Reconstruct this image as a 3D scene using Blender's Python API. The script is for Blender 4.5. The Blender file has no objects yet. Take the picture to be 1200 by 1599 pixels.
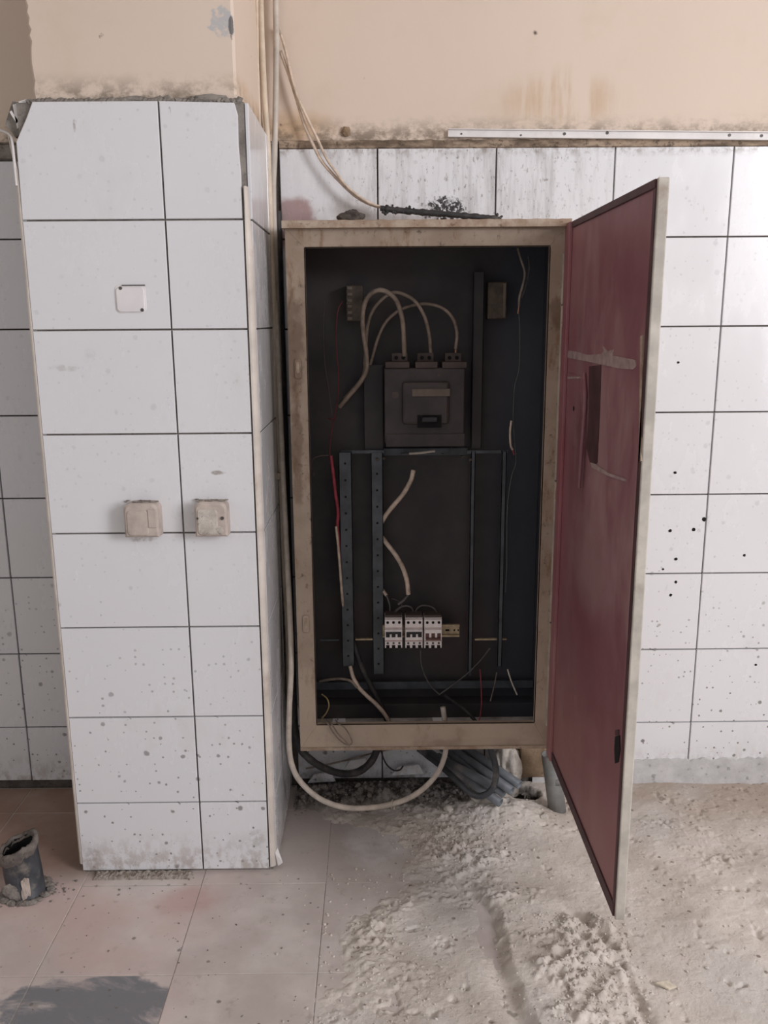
import bpy, bmesh, math, random
import numpy as np
from mathutils import Vector, Matrix, noise as mnoise

random.seed(7)
RNG = np.random.default_rng(11)
SC = bpy.context.scene
COL = SC.collection

# ------------------------------------------------------------------ camera
CAM = Vector((0.0, -2.5796, 1.4904))
FW = Vector((0.00639167, 0.97636085, -0.21605239))
RT = Vector((0.99994335, -0.00807956, -0.00693011))
UP = Vector((0.0085119, 0.21599585, 0.97635718))
FPX = 1343.67
cam = bpy.data.cameras.new('camera')
cam.sensor_fit = 'HORIZONTAL'
cam.sensor_width = 36.0
cam.lens = FPX / 1200.0 * 36.0
cam.clip_start = 0.05
cam_o = bpy.data.objects.new('camera', cam)
COL.objects.link(cam_o)
cam_o.matrix_world = Matrix(((RT.x, UP.x, -FW.x, CAM.x), (RT.y, UP.y, -FW.y, CAM.y),
                             (RT.z, UP.z, -FW.z, CAM.z), (0, 0, 0, 1)))
SC.camera = cam_o

# ------------------------------------------------------------------ light
SC.view_settings.view_transform = 'Standard'
SC.view_settings.look = 'None'
SC.view_settings.gamma = 1.0
SC.view_settings.use_curve_mapping = False
SC.view_settings.exposure = 0.0
W = bpy.data.worlds.new('daylight')
SC.world = W
W.use_nodes = True
bg = W.node_tree.nodes['Background']
bg.inputs[0].default_value = (0.93, 0.945, 1.0, 1)
bg.inputs[1].default_value = 0.53


def area(name, loc, aim, sx, sy, power, colour):
    l = bpy.data.lights.new(name, 'AREA')
    l.shape = 'RECTANGLE'
    l.size, l.size_y = sx, sy
    l.energy = power
    l.color = colour
    o = bpy.data.objects.new(name, l)
    COL.objects.link(o)
    o.location = loc
    d = (Vector(aim) - Vector(loc)).normalized()
    o.rotation_euler = d.to_track_quat('-Z', 'Z').to_euler()
    return o


# daylight through the window of the right-hand wall
KEY, LEFT = 150.0, 11.0
area('window_or_fill_light', (3.14, -3.2, 2.00), (2.0, -2.72, 1.75), 2.0, 1.2, KEY, (0.96, 0.955, 1.0))
# weak fill added opposite to brighten door and floor; its window is made up
area('window_or_fill_light', (-3.9, -2.4, 2.1), (0.3, -0.6, 0.6), 1.6, 1.2, LEFT, (1.0, 0.96, 0.94))


# ------------------------------------------------------------------ measuring helpers
def ray(px, py):
    return FW + RT * ((px - 600.0) / FPX) - UP * ((py - 799.5) / FPX)


def at(px, py, y):            # point of the photograph on the upright plane Y = y
    d = ray(px, py)
    return CAM + d * ((y - CAM.y) / d.y)


def atz(px, py, z=0.0):       # ... on the level plane Z = z
    d = ray(px, py)
    return CAM + d * ((z - CAM.z) / d.z)


def atx(px, py, x):           # ... on the plane X = x (the open door)
    d = ray(px, py)
    return CAM + d * ((x - CAM.x) / d.x)


# ------------------------------------------------------------------ node helpers
class NT:
    def __init__(self, name, rough=0.6, spec=0.5, metal=0.0):
        self.m = bpy.data.materials.new(name)
        self.m.use_nodes = True
        self.t = self.m.node_tree
        self.b = self.t.nodes['Principled BSDF']
        self.b.inputs['Roughness'].default_value = rough
        self.b.inputs['Specular IOR Level'].default_value = spec
        self.b.inputs['Metallic'].default_value = metal
        self._p = None
        self.level = False

    def new(self, kind):
        return self.t.nodes.new(kind)

    def put(self, sock, v):
        if isinstance(v, bpy.types.NodeSocket):
            self.t.links.new(v, sock)
        else:
            if isinstance(v, (tuple, list)) and sock.type == 'RGBA' and len(v) == 3:
                v = (*v, 1)
            sock.default_value = v

    def pos(self):
        if self._p is None:
            self._p = self.new('ShaderNodeNewGeometry').outputs['Position']
        return self._p

    def vm(self, op, a, b=None):
        n = self.new('ShaderNodeVectorMath')
        n.operation = op
        self.put(n.inputs[0], a)
        if b is not None:
            self.put(n.inputs[3] if op == 'SCALE' else n.inputs[1], b)
        return n.outputs['Value'] if op == 'LENGTH' else n.outputs[0]

    def math(self, op, a, b=0.0, clamp=False):
        n = self.new('ShaderNodeMath')
        n.operation = op
        n.use_clamp = clamp
        self.put(n.inputs[0], a)
        self.put(n.inputs[1], b)
        return n.outputs[0]

    def noise(self, scale, detail=4.0, rough=0.55, vec=None, stretch=None, off=0.0, dist=0.0):
        v = vec or self.pos()
        if stretch:
            v = self.vm('MULTIPLY', v, stretch)
        if off:
            v = self.vm('ADD', v, (off, off * 0.7, off * 1.3))
        n = self.new('ShaderNodeTexNoise')
        self.put(n.inputs['Vector'], v)
        n.inputs['Scale'].default_value = scale
        n.inputs['Detail'].default_value = detail
        n.inputs['Roughness'].default_value = rough
        n.inputs['Distortion'].default_value = dist
        return n.outputs[0]

    def vor(self, scale, rand=1.0, off=0.0):
        # two-dimensional cells: (x + y, z) on walls, (x, y) on level surfaces
        x, y, z = self.sep()
        c = self.new('ShaderNodeCombineXYZ')
        self.put(c.inputs[0], x if self.level else self.math('ADD', x, y))
        self.put(c.inputs[1], y if self.level else z)
        v = self.vm('ADD', c.outputs[0], (off, off * 0.6, 0.0))
        n = self.new('ShaderNodeTexVoronoi')
        n.voronoi_dimensions = '2D'
        self.put(n.inputs['Vector'], v)
        n.inputs['Scale'].default_value = scale
        n.inputs['Randomness'].default_value = rand
        return n.outputs['Distance'], n.outputs['Color']

    def mr(self, v, a, b, lo=0.0, hi=1.0, smooth=True):
        n = self.new('ShaderNodeMapRange')
        if smooth:
            n.interpolation_type = 'SMOOTHSTEP'
        self.put(n.inputs[0], v)
        for i, x in enumerate((a, b, lo, hi)):
            self.put(n.inputs[i + 1], x)
        return n.outputs[0]

    def mix(self, f, a, b):
        n = self.new('ShaderNodeMix')
        n.data_type = 'RGBA'
        self.put(n.inputs[0], f)
        self.put(n.inputs[6], a)
        self.put(n.inputs[7], b)
        return n.outputs[2]

    def sep(self, v=None):
        n = self.new('ShaderNodeSeparateXYZ')
        self.put(n.inputs[0], v or self.pos())
        return n.outputs

    def blot(self, c, r, amp=0.5, ns=6.0, soft=0.35, off=0.0):
        """A stain of its own shape around point c with radii r."""
        d = self.vm('DIVIDE', self.vm('SUBTRACT', self.pos(), tuple(c)), tuple(r))
        l = self.vm('LENGTH', d)
        n = self.noise(ns, 5, 0.6, off=off)
        l = self.math('ADD', l, self.math('MULTIPLY', self.math('SUBTRACT', n, 0.5), amp * 2))
        return self.mr(l, 1.0, 1.0 - soft)

    def specks(self, scale, lo, hi, keep, off=0.0):
        """Round splashes: one per voronoi cell, a share of them kept, sizes lo..hi (cell units)."""
        d, c = self.vor(scale, 1.0, off)
        d = self.math('ADD', d, self.math('MULTIPLY', self.math('SUBTRACT', self.noise(scale * 4.0, 3, 0.6, off=off), 0.5), 0.16))
        s = self.sep(c)
        size = self.mr(s[0], 0.0, 1.0, lo, hi, False)
        on = self.math('LESS_THAN', s[1], keep)
        near = self.mr(self.math('SUBTRACT', d, size), 0.03, -0.03)
        return self.math('MULTIPLY', near, on)

    def done(self, colour, rough=None, bump=None, strength=0.3, dist=0.002):
        self.put(self.b.inputs['Base Color'], colour)
        if rough is not None:
            self.put(self.b.inputs['Roughness'], rough)
        if bump is not None:
            n = self.new('ShaderNodeBump')
            n.inputs['Strength'].default_value = strength
            n.inputs['Distance'].default_value = dist
            self.put(n.inputs['Height'], bump)
            self.put(self.b.inputs['Normal'], n.outputs[0])
        return self.m


def plain(name, c, rough=0.6, var=0.25, scale=30.0, spec=0.4, metal=0.0, dust=None, dustamt=0.5, bump=0.0):
    """Plain colour with mottling and, where given, a patchy coat of dust or rust."""
    t = NT(name, rough, spec, metal)
    n = t.noise(scale, 5, 0.6)
    dark = tuple(x * (1 - var) for x in c)
    lite = tuple(min(1, x * (1 + var)) for x in c)
    o = t.mix(t.mr(n, 0.3, 0.7), dark, lite)
    if dust:
        k = t.noise(scale * 0.45, 6, 0.65, off=3.1)
        o = t.mix(t.mr(k, 0.62 - dustamt * 0.3, 0.75), o, dust)
    return t.done(o, None, n if bump else None, bump)


# ------------------------------------------------------------------ materials
def mat_tile(name, specky=1.0, streak=False, k=1.0):
    t = NT(name, 0.2, 0.5)
    x, y, z = t.sep()
    base = t.mix(t.noise(1.7, 3, 0.5), (0.70 * k, 0.69 * k, 0.705 * k), (0.78 * k, 0.775 * k, 0.785 * k))
    smear = t.noise(7.0, 6, 0.65, stretch=(1, 1, 0.5))
    base = t.mix(t.mr(smear, 0.56, 0.78, 0, 0.35), base, (0.55, 0.52, 0.5))
    low = t.mr(z, 1.0, 0.15)                      # splashes of mortar are denser towards the floor
    s1 = t.specks(19.0, 0.0, 0.115, 0.20, 0.3)
    s2 = t.specks(52.0, 0.0, 0.19, 0.24, 5.0)
    s3 = t.specks(12.0, 0.02, 0.085, 0.35, 9.0)
    sp = t.math('MAXIMUM', t.math('MAXIMUM', s1, s2), s3)
    gate = t.mr(t.noise(5.0, 3, 0.5, off=8.0), 0.34, 0.5)
    sp = t.math('MULTIPLY', sp, t.math('MULTIPLY', gate, t.math('ADD', 0.16, t.math('MULTIPLY', low, 0.70))))
    col = t.mix(t.math('MULTIPLY', sp, specky), base, (0.16, 0.145, 0.135))
    scr = t.noise(16.0, 6, 0.7, stretch=(1, 1, 0.35), off=2.0)
    col = t.mix(t.mr(scr, 0.66, 0.78, 0, 0.5), col, (0.36, 0.33, 0.31))
    marks = [] if streak else [((-0.76, -0.46, 1.385), (0.05, 0.1, 0.010), 0.28), ((-0.70, -0.46, 1.42), (0.02, 0.1, 0.016), 0.15), ((-0.40, -0.46, 1.125), (0.022, 0.1, 0.006), 0.75),
                               ((-0.69, -0.46, 1.935), (0.004, 0.1, 0.018), 0.7), ((-0.47, -0.46, 1.965), (0.004, 0.1, 0.012), 0.6), ((-0.60, -0.46, 0.955), (0.05, 0.1, 0.010), 0.6), ((-0.34, -0.46, 0.10), (0.03, 0.1, 0.04), 0.35),
                               ((-0.80, -0.46, 0.03), (0.035, 0.1, 0.06), 0.5)]
    for q_, r_, a_ in marks:
        k_ = t.math('MULTIPLY', t.blot(q_, r_, 0.9, 40.0, 0.7, off=q_[2]), t.mr(t.noise(60.0, 5, 0.7, off=q_[2]), 0.38, 0.56))
        col = t.mix(t.math('MULTIPLY', k_, a_), col, (0.24, 0.205, 0.17))
    # mud splashed along the foot of the walls
    foot = t.math('MULTIPLY', t.mr(z, 0.15, 0.01), t.mr(t.noise(32.0, 7, 0.72, stretch=(1, 1, 0.7)), 0.42, 0.62))
    col = t.mix(t.math('MULTIPLY', foot, 0.7), col, (0.36, 0.31, 0.27))
    rough = t.mr(smear, 0.4, 0.75, 0.16, 0.45)
    if streak:
        # dirty run-off on the top course above the cabinet
        zone = t.math('MULTIPLY', t.mr(z, 1.68, 1.80), t.mr(t.math('ABSOLUTE', t.math('SUBTRACT', x, 0.24)), 0.55, 0.25))
        run = t.noise(9.0, 7, 0.7, stretch=(3.5, 1, 0.45), off=1.0)
        fine = t.noise(55.0, 6, 0.75, stretch=(1.6, 1, 0.7), off=6.0)
        kk = t.math('MULTIPLY', zone, t.math('ADD', t.mr(run, 0.42, 0.72, 0, 0.5), t.mr(fine, 0.56, 0.66, 0, 0.8)), True)
        col = t.mix(kk, col, (0.25, 0.22, 0.2))
        edge = t.math('MULTIPLY', t.mr(z, 1.935, 1.967), t.mr(t.noise(25.0, 6, 0.7, off=4.0), 0.45, 0.65))
        col = t.mix(t.math('MULTIPLY', edge, 0.8), col, (0.22, 0.18, 0.15))
        rust = t.blot((-0.235, 0, 1.76), (0.075, 0.3, 0.085), 0.5, 9.0, 0.3)
        col = t.mix(t.math('MULTIPLY', rust, 0.75), col, (0.30, 0.14, 0.13))
        sw = t.blot((-0.06, 0, 1.79), (0.09, 0.3, 0.07), 0.9, 12.0, 0.8, off=3.0)
        col = t.mix(t.math('MULTIPLY', sw, 0.6), col, (0.33, 0.29, 0.25))
        soot = t.math('MULTIPLY', t.blot((0.195, 0, 1.80), (0.075, 0.3, 0.035), 1.2, 45.0, 0.4, off=2.0),
                      t.mr(t.noise(90.0, 4, 0.7), 0.42, 0.5))
        col = t.mix(soot, col, (0.035, 0.03, 0.03))
        scorch = t.blot((-0.06, 0, 1.755), (0.055, 0.3, 0.025), 0.7, 25.0, 0.4, off=7.0)
        col = t.mix(t.math('MULTIPLY', scorch, 0.6), col, (0.08, 0.07, 0.065))
    return t.done(col, rough, t.noise(2.6, 2, 0.4), 0.12, 0.01)


def mat_paint():
    t = NT('cream_paint', 0.62, 0.3)
    x, y, z = t.sep()
    c = t.mix(t.noise(2.2, 4, 0.55), (0.645, 0.525, 0.43), (0.70, 0.585, 0.49))
    c = t.mix(t.mr(t.noise(5.5, 6, 0.6, off=3), 0.52, 0.75, 0, 0.5), c, (0.60, 0.485, 0.375))
    drip = t.noise(7.0, 6, 0.65, stretch=(3.0, 1, 0.35), off=2)
    zone = t.blot((0.52, 0, 2.09), (0.22, 1, 0.10), 0.4, 8.0, 0.8)
    c = t.mix(t.math('MULTIPLY', zone, t.mr(drip, 0.4, 0.65, 0, 0.75)), c, (0.50, 0.34, 0.2))
    yel = t.blot((-0.22, 0, 2.02), (0.15, 1, 0.06), 0.6, 9.0, 0.8)
    c = t.mix(t.math('MULTIPLY', yel, 0.6), c, (0.52, 0.33, 0.16))
    low = t.math('MULTIPLY', t.mr(z, 2.06, 1.985), t.mr(t.noise(18.0, 7, 0.7, stretch=(1, 1, 1.4)), 0.40, 0.62))
    c = t.mix(t.math('MULTIPLY', low, 0.85), c, (0.16, 0.12, 0.085))
    chips = t.math('MULTIPLY', t.specks(9.0, 0.01, 0.05, 0.22, 2.2), t.mr(t.noise(40.0, 3), 0.42, 0.55))
    c = t.mix(chips, c, (0.12, 0.09, 0.07))
    flake = t.blot((-0.345, -0.44, 2.155), (0.034, 0.015, 0.036), 1.0, 34.0, 0.25)
    c = t.mix(t.math('MULTIPLY', flake, t.mr(t.noise(70.0, 4), 0.35, 0.55)), c, (0.47, 0.455, 0.45))
    arris = t.blot((-0.324, -0.44, 2.15), (0.006, 0.02, 0.030), 0.8, 40.0, 0.3)
    c = t.mix(arris, c, (0.16, 0.15, 0.145))
    return t.done(c, None, t.math('ADD', t.noise(9, 4), t.math('MULTIPLY', chips, -1.0)), 0.22, 0.006)


def mat_mortar(name, a, b, scale=26.0, bump=0.7):
    t = NT(name, 0.92, 0.15)
    n = t.noise(scale, 7, 0.68)
    c = t.mix(t.mr(n, 0.3, 0.7), a, b)
    c = t.mix(t.mr(t.noise(scale * 3.2, 4, 0.6, off=4), 0.58, 0.72, 0, 0.6), c, tuple(v * 0.35 for v in a))
    return t.done(c, None, t.noise(scale * 1.6, 7, 0.72, off=1), bump, 0.006)


def mat_floor_tile():
    t = NT('dusty_floor_tile', 0.6, 0.35)
    t.level = True
    x, y, z = t.sep()
    c = t.mix(t.mr(t.noise(4.5, 6, 0.6), 0.35, 0.68), (0.49, 0.425, 0.395), (0.63, 0.565, 0.53))
    pink = t.math('MULTIPLY', t.mr(x, -0.30, -0.62), t.mr(t.noise(3.0, 4, 0.55, off=5), 0.36, 0.62))
    c = t.mix(t.math('MULTIPLY', pink, 0.75), c, (0.57, 0.42, 0.39))
    red = t.blot((-0.52, -0.57, 0), (0.12, 0.07, 1), 0.7, 9.0, 0.7)
    c = t.mix(t.math('MULTIPLY', red, 0.45), c, (0.49, 0.29, 0.275))
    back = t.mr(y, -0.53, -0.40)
    c = t.mix(t.math('MULTIPLY', t.math('MULTIPLY', back, t.mr(x, -0.7, -0.84)), t.mr(t.noise(7, 5), 0.25, 0.6, 0.75, 0.98)), c, (0.255, 0.165, 0.125))  # brown dirt of the recess floor, with the recess shade painted in
    slate = t.math('MULTIPLY', t.blot((-0.655, -0.94, 0), (0.20, 0.115, 1), 0.5, 11.0, 0.14, off=1.5), t.math('MULTIPLY', t.math('LESS_THAN', y, -0.8425), t.math('LESS_THAN', x, -0.491)))
    c = t.mix(t.math('MULTIPLY', slate, t.mr(t.noise(5.0, 7, 0.66, stretch=(0.6, 1.6, 1), off=2, dist=0.6), 0.34, 0.50, 0.1, 0.95)), c, (0.175, 0.18, 0.195))
    clean = t.blot((-0.02, -0.32, 0), (0.13, 0.16, 1), 0.4, 8.0, 0.5, off=7)
    c = t.mix(t.math('MULTIPLY', clean, 0.65), c, (0.72, 0.715, 0.71))
    c = t.mix(t.mr(t.noise(22.0, 6, 0.7, off=2), 0.57, 0.75, 0, 0.5), c, (0.27, 0.225, 0.19))
    sp = t.specks(24.0, 0.0, 0.12, 0.13, 1.2)
    c = t.mix(t.math('MULTIPLY', sp, 0.7), c, (0.14, 0.11, 0.09))
    dirt = t.math('MULTIPLY', t.mr(y, -0.5, -0.42), t.mr(x, -0.33, -0.22))
    c = t.mix(t.math('MULTIPLY', dirt, t.mr(t.noise(9, 6, 0.65), 0.35, 0.65, 0.0, 0.4)), c, (0.33, 0.285, 0.255))
    return t.done(c, None, t.noise(35, 6, 0.65), 0.3, 0.003)


def mat_screed():
    t = NT('screed', 0.93, 0.15)
    t.level = True
    x, y, z = t.sep()
    c = t.mix(t.mr(t.noise(6.0, 7, 0.62), 0.32, 0.68), (0.53, 0.47, 0.415), (0.68, 0.62, 0.565))
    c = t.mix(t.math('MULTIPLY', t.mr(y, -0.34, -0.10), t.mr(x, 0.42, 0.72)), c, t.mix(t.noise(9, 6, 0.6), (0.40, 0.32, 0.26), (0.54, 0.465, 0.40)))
    c = t.mix(t.mr(t.noise(34.0, 7, 0.72, off=3), 0.58, 0.70, 0, 0.6), c, (0.33, 0.27, 0.225))
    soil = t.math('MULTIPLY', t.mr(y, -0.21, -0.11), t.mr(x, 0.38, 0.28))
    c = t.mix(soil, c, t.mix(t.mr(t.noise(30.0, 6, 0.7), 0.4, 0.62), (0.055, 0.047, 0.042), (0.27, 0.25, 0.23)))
    hollow_shade = t.blot((0.447, -0.072, -0.02), (0.082, 0.052, 0.2), 0.35, 20.0, 0.3)  # shade inside the dug hole, painted into the screed colour
    c = t.mix(hollow_shade, c, (0.028, 0.024, 0.022))
    grey = t.mr(t.noise(3.0, 4, 0.5, off=9), 0.5, 0.68, 0, 0.6)
    c = t.mix(grey, c, (0.58, 0.55, 0.525))
    sp = t.math('MULTIPLY', t.specks(38.0, 0.04, 0.2, 0.25, 4.0), t.mr(t.noise(7.0, 3), 0.4, 0.6))
    c = t.mix(t.math('MULTIPLY', sp, 0.75), c, (0.16, 0.12, 0.095))
    return t.done(c, None, t.math('ADD', t.noise(60, 7, 0.7), t.noise(150, 4, 0.7)), 0.6, 0.004)


def mat_tan():
    t = NT('tan_cabinet_paint', 0.55, 0.35)
    c = t.mix(t.mr(t.noise(8.0, 6, 0.6), 0.35, 0.65), (0.30, 0.225, 0.165), (0.39, 0.305, 0.235))
    c = t.mix(t.mr(t.noise(17.0, 6, 0.7, stretch=(1.5, 1, 0.5), off=2), 0.53, 0.68, 0, 0.8), c, (0.215, 0.125, 0.07))
    c = t.mix(t.mr(t.noise(40.0, 5, 0.7, off=5), 0.56, 0.70, 0, 0.85), c, (0.09, 0.065, 0.05))
    x, y, z = t.sep()
    for (bx, bz, rx, rz, o_) in ((-0.225, 1.44, 0.035, 0.16, 1.0), (0.478, 1.50, 0.03, 0.05, 2.0), (-0.222, 1.15, 0.02, 0.20, 3.0), (0.30, 0.275, 0.25, 0.02, 4.0), (0.475, 0.30, 0.05, 0.06, 5.0)):
        k = t.blot((bx, -0.25, bz), (rx, 0.1, rz), 0.8, 22.0, 0.5, off=o_)
        c = t.mix(t.math('MULTIPLY', k, 0.6), c, (0.135, 0.082, 0.05))
    c = t.mix(t.math('MULTIPLY', t.mr(z, 0.8, 0.25), t.mr(t.noise(6, 5), 0.3, 0.6, 0.3, 0.75)), c, (0.52, 0.42, 0.33))  # lower frame painted paler to make up for light missing there
    return t.done(c, None, t.noise(60, 4), 0.12, 0.002)


def mat_rusty_top():
    t = NT('rusty_dusty_sheet', 0.85, 0.2)
    c = t.mix(t.mr(t.noise(22.0, 6, 0.65), 0.35, 0.65), (0.32, 0.225, 0.16), (0.47, 0.38, 0.30))
    c = t.mix(t.mr(t.noise(45.0, 5, 0.7, off=5), 0.57, 0.70, 0, 0.8), c, (0.13, 0.075, 0.05))
    return t.done(c, None, t.noise(60, 5), 0.4, 0.003)


def mat_maroon():
    t = NT('maroon_door_paint', 0.50, 0.35)
    x, y, z = t.sep()
    c = t.mix(t.mr(t.noise(3.5, 6, 0.6), 0.35, 0.7), (0.235, 0.086, 0.104), (0.29, 0.130, 0.146))
    haze = t.noise(2.6, 6, 0.65, stretch=(1, 1, 0.45), off=4)
    c = t.mix(t.mr(haze, 0.46, 0.72, 0, 0.7), c, (0.42, 0.285, 0.275))
    scr = t.noise(26.0, 6, 0.7, stretch=(1, 1.2, 0.3), off=2)
    c = t.mix(t.mr(scr, 0.66, 0.74, 0, 0.6), c, (0.58, 0.43, 0.40))
    hinge = t.math('MULTIPLY', t.mr(y, -0.45, -0.30), t.mr(t.noise(4.0, 5, 0.6, stretch=(1, 3, 0.3), off=6), 0.35, 0.65))
    c = t.mix(t.math('MULTIPLY', hinge, 0.5), c, (0.36, 0.10, 0.125))
    fog = t.math('MULTIPLY', t.blot((0.498, -0.62, 0.93), (1, 0.22, 0.20), 0.7, 6.0, 0.8), 0.6)
    c = t.mix(fog, c, (0.38, 0.245, 0.24))
    lowd = t.math('MULTIPLY', t.mr(z, 0.75, 0.3), 0.55)
    c = t.mix(lowd, c, (0.40, 0.20, 0.185))
    dk = t.blot((0.498, -0.50, 1.17), (1, 0.10, 0.22), 0.6, 9.0, 0.7)
    c = t.mix(t.math('MULTIPLY', dk, 0.5), c, (0.17, 0.075, 0.085))
    return t.done(c, t.mr(haze, 0.4, 0.7, 0.42, 0.75), t.noise(30, 4), 0.1, 0.002)


def mat_dark():
    t = NT('sooty_inside_paint', 0.7, 0.25)
    x, y, z = t.sep()
    c = t.mix(t.mr(t.noise(5.0, 5, 0.6), 0.35, 0.7), (0.050, 0.045, 0.047), (0.074, 0.066, 0.067))
    c = t.mix(t.mr(t.noise(3.0, 4, 0.5, off=7), 0.50, 0.66, 0, 0.55), c, (0.085, 0.062, 0.056))
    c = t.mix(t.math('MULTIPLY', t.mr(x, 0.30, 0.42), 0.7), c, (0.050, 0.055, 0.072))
    return t.done(c)


M = {}
M['tile'] = mat_tile('white_wall_tile', 1.0, True)
M['coltile'] = mat_tile('white_column_tile', 0.9, False, 0.93)
M['paint'] = mat_paint()
M['mortar'] = mat_mortar('grey_mortar', (0.17, 0.15, 0.135), (0.30, 0.27, 0.24))
def mat_grime():
    t = NT('grimy_ledge', 0.85, 0.2)
    c = t.mix(t.mr(t.noise(13.0, 6, 0.65, stretch=(0.6, 1, 2)), 0.38, 0.62), (0.15, 0.11, 0.08), (0.42, 0.32, 0.235))
    c = t.mix(t.mr(t.noise(50.0, 6, 0.7, off=4), 0.50, 0.66, 0, 0.8), c, (0.07, 0.052, 0.04))
    return t.done(c, None, t.noise(60, 6, 0.7), 0.6, 0.004)


M['grime'] = mat_grime()
M['grout'] = mat_mortar('dark_joint', (0.075, 0.062, 0.055), (0.14, 0.12, 0.105))
M['rim'] = mat_mortar('dark_cement_rim', (0.10, 0.085, 0.075), (0.22, 0.19, 0.17), 30.0)
M['footmortar'] = mat_mortar('brownish_foot_mortar', (0.20, 0.16, 0.13), (0.44, 0.39, 0.35), 60.0)
M['cement'] = mat_mortar('cement_wash', (0.46, 0.45, 0.45), (0.60, 0.59, 0.585), 14.0, 0.3)
M['chunk'] = mat_mortar('pale_concrete', (0.42, 0.375, 0.33), (0.62, 0.565, 0.51))
M['brown'] = mat_mortar('brown_block', (0.20, 0.135, 0.085), (0.33, 0.24, 0.165), 14.0)
M['floor_tile'] = mat_floor_tile()
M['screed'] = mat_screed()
M['tan'] = mat_tan()
M['rusty'] = mat_rusty_top()
M['maroon'] = mat_maroon()
M['dark'] = mat_dark()
M['dooredge'] = plain('worn_door_edge', (0.43, 0.395, 0.345), 0.6, 0.2, 14.0, dust=(0.25, 0.19, 0.145), dustamt=0.25)
M['rubber'] = plain('black_rubber', (0.028, 0.026, 0.027), 0.7, 0.3)
M['rail'] = plain('grey_steel_rail', (0.075, 0.083, 0.092), 0.5, 0.25, 20.0, metal=0.2)
M['sootrail'] = plain('sooty_rail', (0.042, 0.042, 0.045), 0.6, 0.3, 12.0)
M['bakelite'] = plain('dark_brown_bakelite', (0.052, 0.040, 0.039), 0.5, 0.25, 12.0)
M['bakelite2'] = plain('dusty_bakelite', (0.075, 0.055, 0.048), 0.6, 0.25, 20.0)
M['label'] = plain('dusty_label', (0.16, 0.125, 0.10), 0.7, 0.2, 20.0)
M['insul'] = plain('old_insulator', (0.075, 0.055, 0.038), 0.6, 0.3, 40.0)
M['breaker'] = plain('breaker_plastic', (0.90, 0.83, 0.80), 0.45, 0.08, 30.0)
M['breaker_shade'] = plain('breaker_grey_band', (0.50, 0.36, 0.32), 0.5, 0.2, 40.0)
M['toggle'] = plain('black_toggle', (0.02, 0.018, 0.02), 0.4, 0.2)
M['toggle_brown'] = plain('brown_toggle', (0.13, 0.055, 0.045), 0.4, 0.2)
M['brass'] = plain('yellowed_zinc', (0.46, 0.37, 0.24), 0.45, 0.25, 60.0, metal=0.3)
M['cream_cable'] = plain('cream_cable', (0.62, 0.50, 0.40), 0.6, 0.2, 40.0, dust=(0.30, 0.23, 0.17), dustamt=0.4)
M['shaded_cable'] = plain('shaded_cream_cable', (0.27, 0.21, 0.165), 0.65, 0.2, 40.0, dust=(0.12, 0.09, 0.07), dustamt=0.4)  # cream cable darkened for the shade in the upper cabinet
M['dull_wire'] = plain('dull_brown_wire', (0.09, 0.072, 0.062), 0.65, 0.2, 40.0)  # darker brown tone of the thin wires
M['dark_red'] = plain('shaded_red_wire', (0.14, 0.03, 0.035), 0.6, 0.2, 40.0)  # red wire dimmed in colour for the shade inside
M['dim_cable'] = plain('soiled_shaded_cable', (0.26, 0.21, 0.17), 0.6, 0.3, 40.0, dust=(0.13, 0.1, 0.08), dustamt=0.4)  # soiled cables; also a pale upper cable dimmed for the shade inside
M['white_cable'] = plain('white_cable', (0.60, 0.53, 0.455), 0.55, 0.15, 30.0, dust=(0.42, 0.35, 0.28), dustamt=0.3)
M['black_cable'] = plain('black_cable', (0.035, 0.032, 0.033), 0.6, 0.3, 30.0, dust=(0.10, 0.09, 0.08), dustamt=0.4)
M['grey_cable'] = plain('grey_wire', (0.10, 0.092, 0.088), 0.6, 0.25, 30.0)
M['red_cable'] = plain('red_cable', (0.36, 0.055, 0.075), 0.55, 0.25, 30.0)
M['yellow_cable'] = plain('yellow_wire', (0.50, 0.38, 0.17), 0.55, 0.2, 30.0)
M['green_cable'] = plain('green_wire', (0.10, 0.12, 0.105), 0.55, 0.2, 30.0)
M['copper'] = plain('copper', (0.45, 0.23, 0.15), 0.4, 0.2, 60.0, metal=0.6)
M['pvc'] = plain('grey_pvc', (0.145, 0.155, 0.17), 0.5, 0.2, 20.0, dust=(0.30, 0.275, 0.25), dustamt=0.3)
M['darkpvc'] = plain('dark_grey_pvc', (0.050, 0.053, 0.06), 0.5, 0.3, 25.0, dust=(0.27, 0.235, 0.2), dustamt=0.3)
M['palepvc'] = plain('pale_plastic', (0.20, 0.20, 0.19), 0.6, 0.2, 20.0, dust=(0.2, 0.17, 0.15), dustamt=0.4)
M['conduit'] = plain('cream_painted_conduit', (0.66, 0.55, 0.43), 0.55, 0.15, 12.0, dust=(0.45, 0.33, 0.22), dustamt=0.25)
M['conduit2'] = plain('grey_white_conduit', (0.56, 0.50, 0.435), 0.55, 0.15, 12.0, dust=(0.30, 0.25, 0.2), dustamt=0.3)
M['trim'] = plain('white_plastic', (0.72, 0.69, 0.67), 0.45, 0.08, 10.0, dust=(0.5, 0.44, 0.4), dustamt=0.2)
M['beigetrim'] = plain('yellowed_corner_trim', (0.62, 0.56, 0.50), 0.5, 0.12, 10.0, dust=(0.38, 0.30, 0.24), dustamt=0.25)
M['socket'] = plain('grubby_beige_plastic', (0.46, 0.39, 0.345), 0.6, 0.15, 22.0, dust=(0.30, 0.24, 0.2), dustamt=0.4)
M['plate'] = plain('white_cover_plate', (0.70, 0.67, 0.665), 0.45, 0.06, 10.0)
M['screw'] = plain('dull_screw', (0.10, 0.09, 0.085), 0.5, 0.2, metal=0.5)
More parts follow.
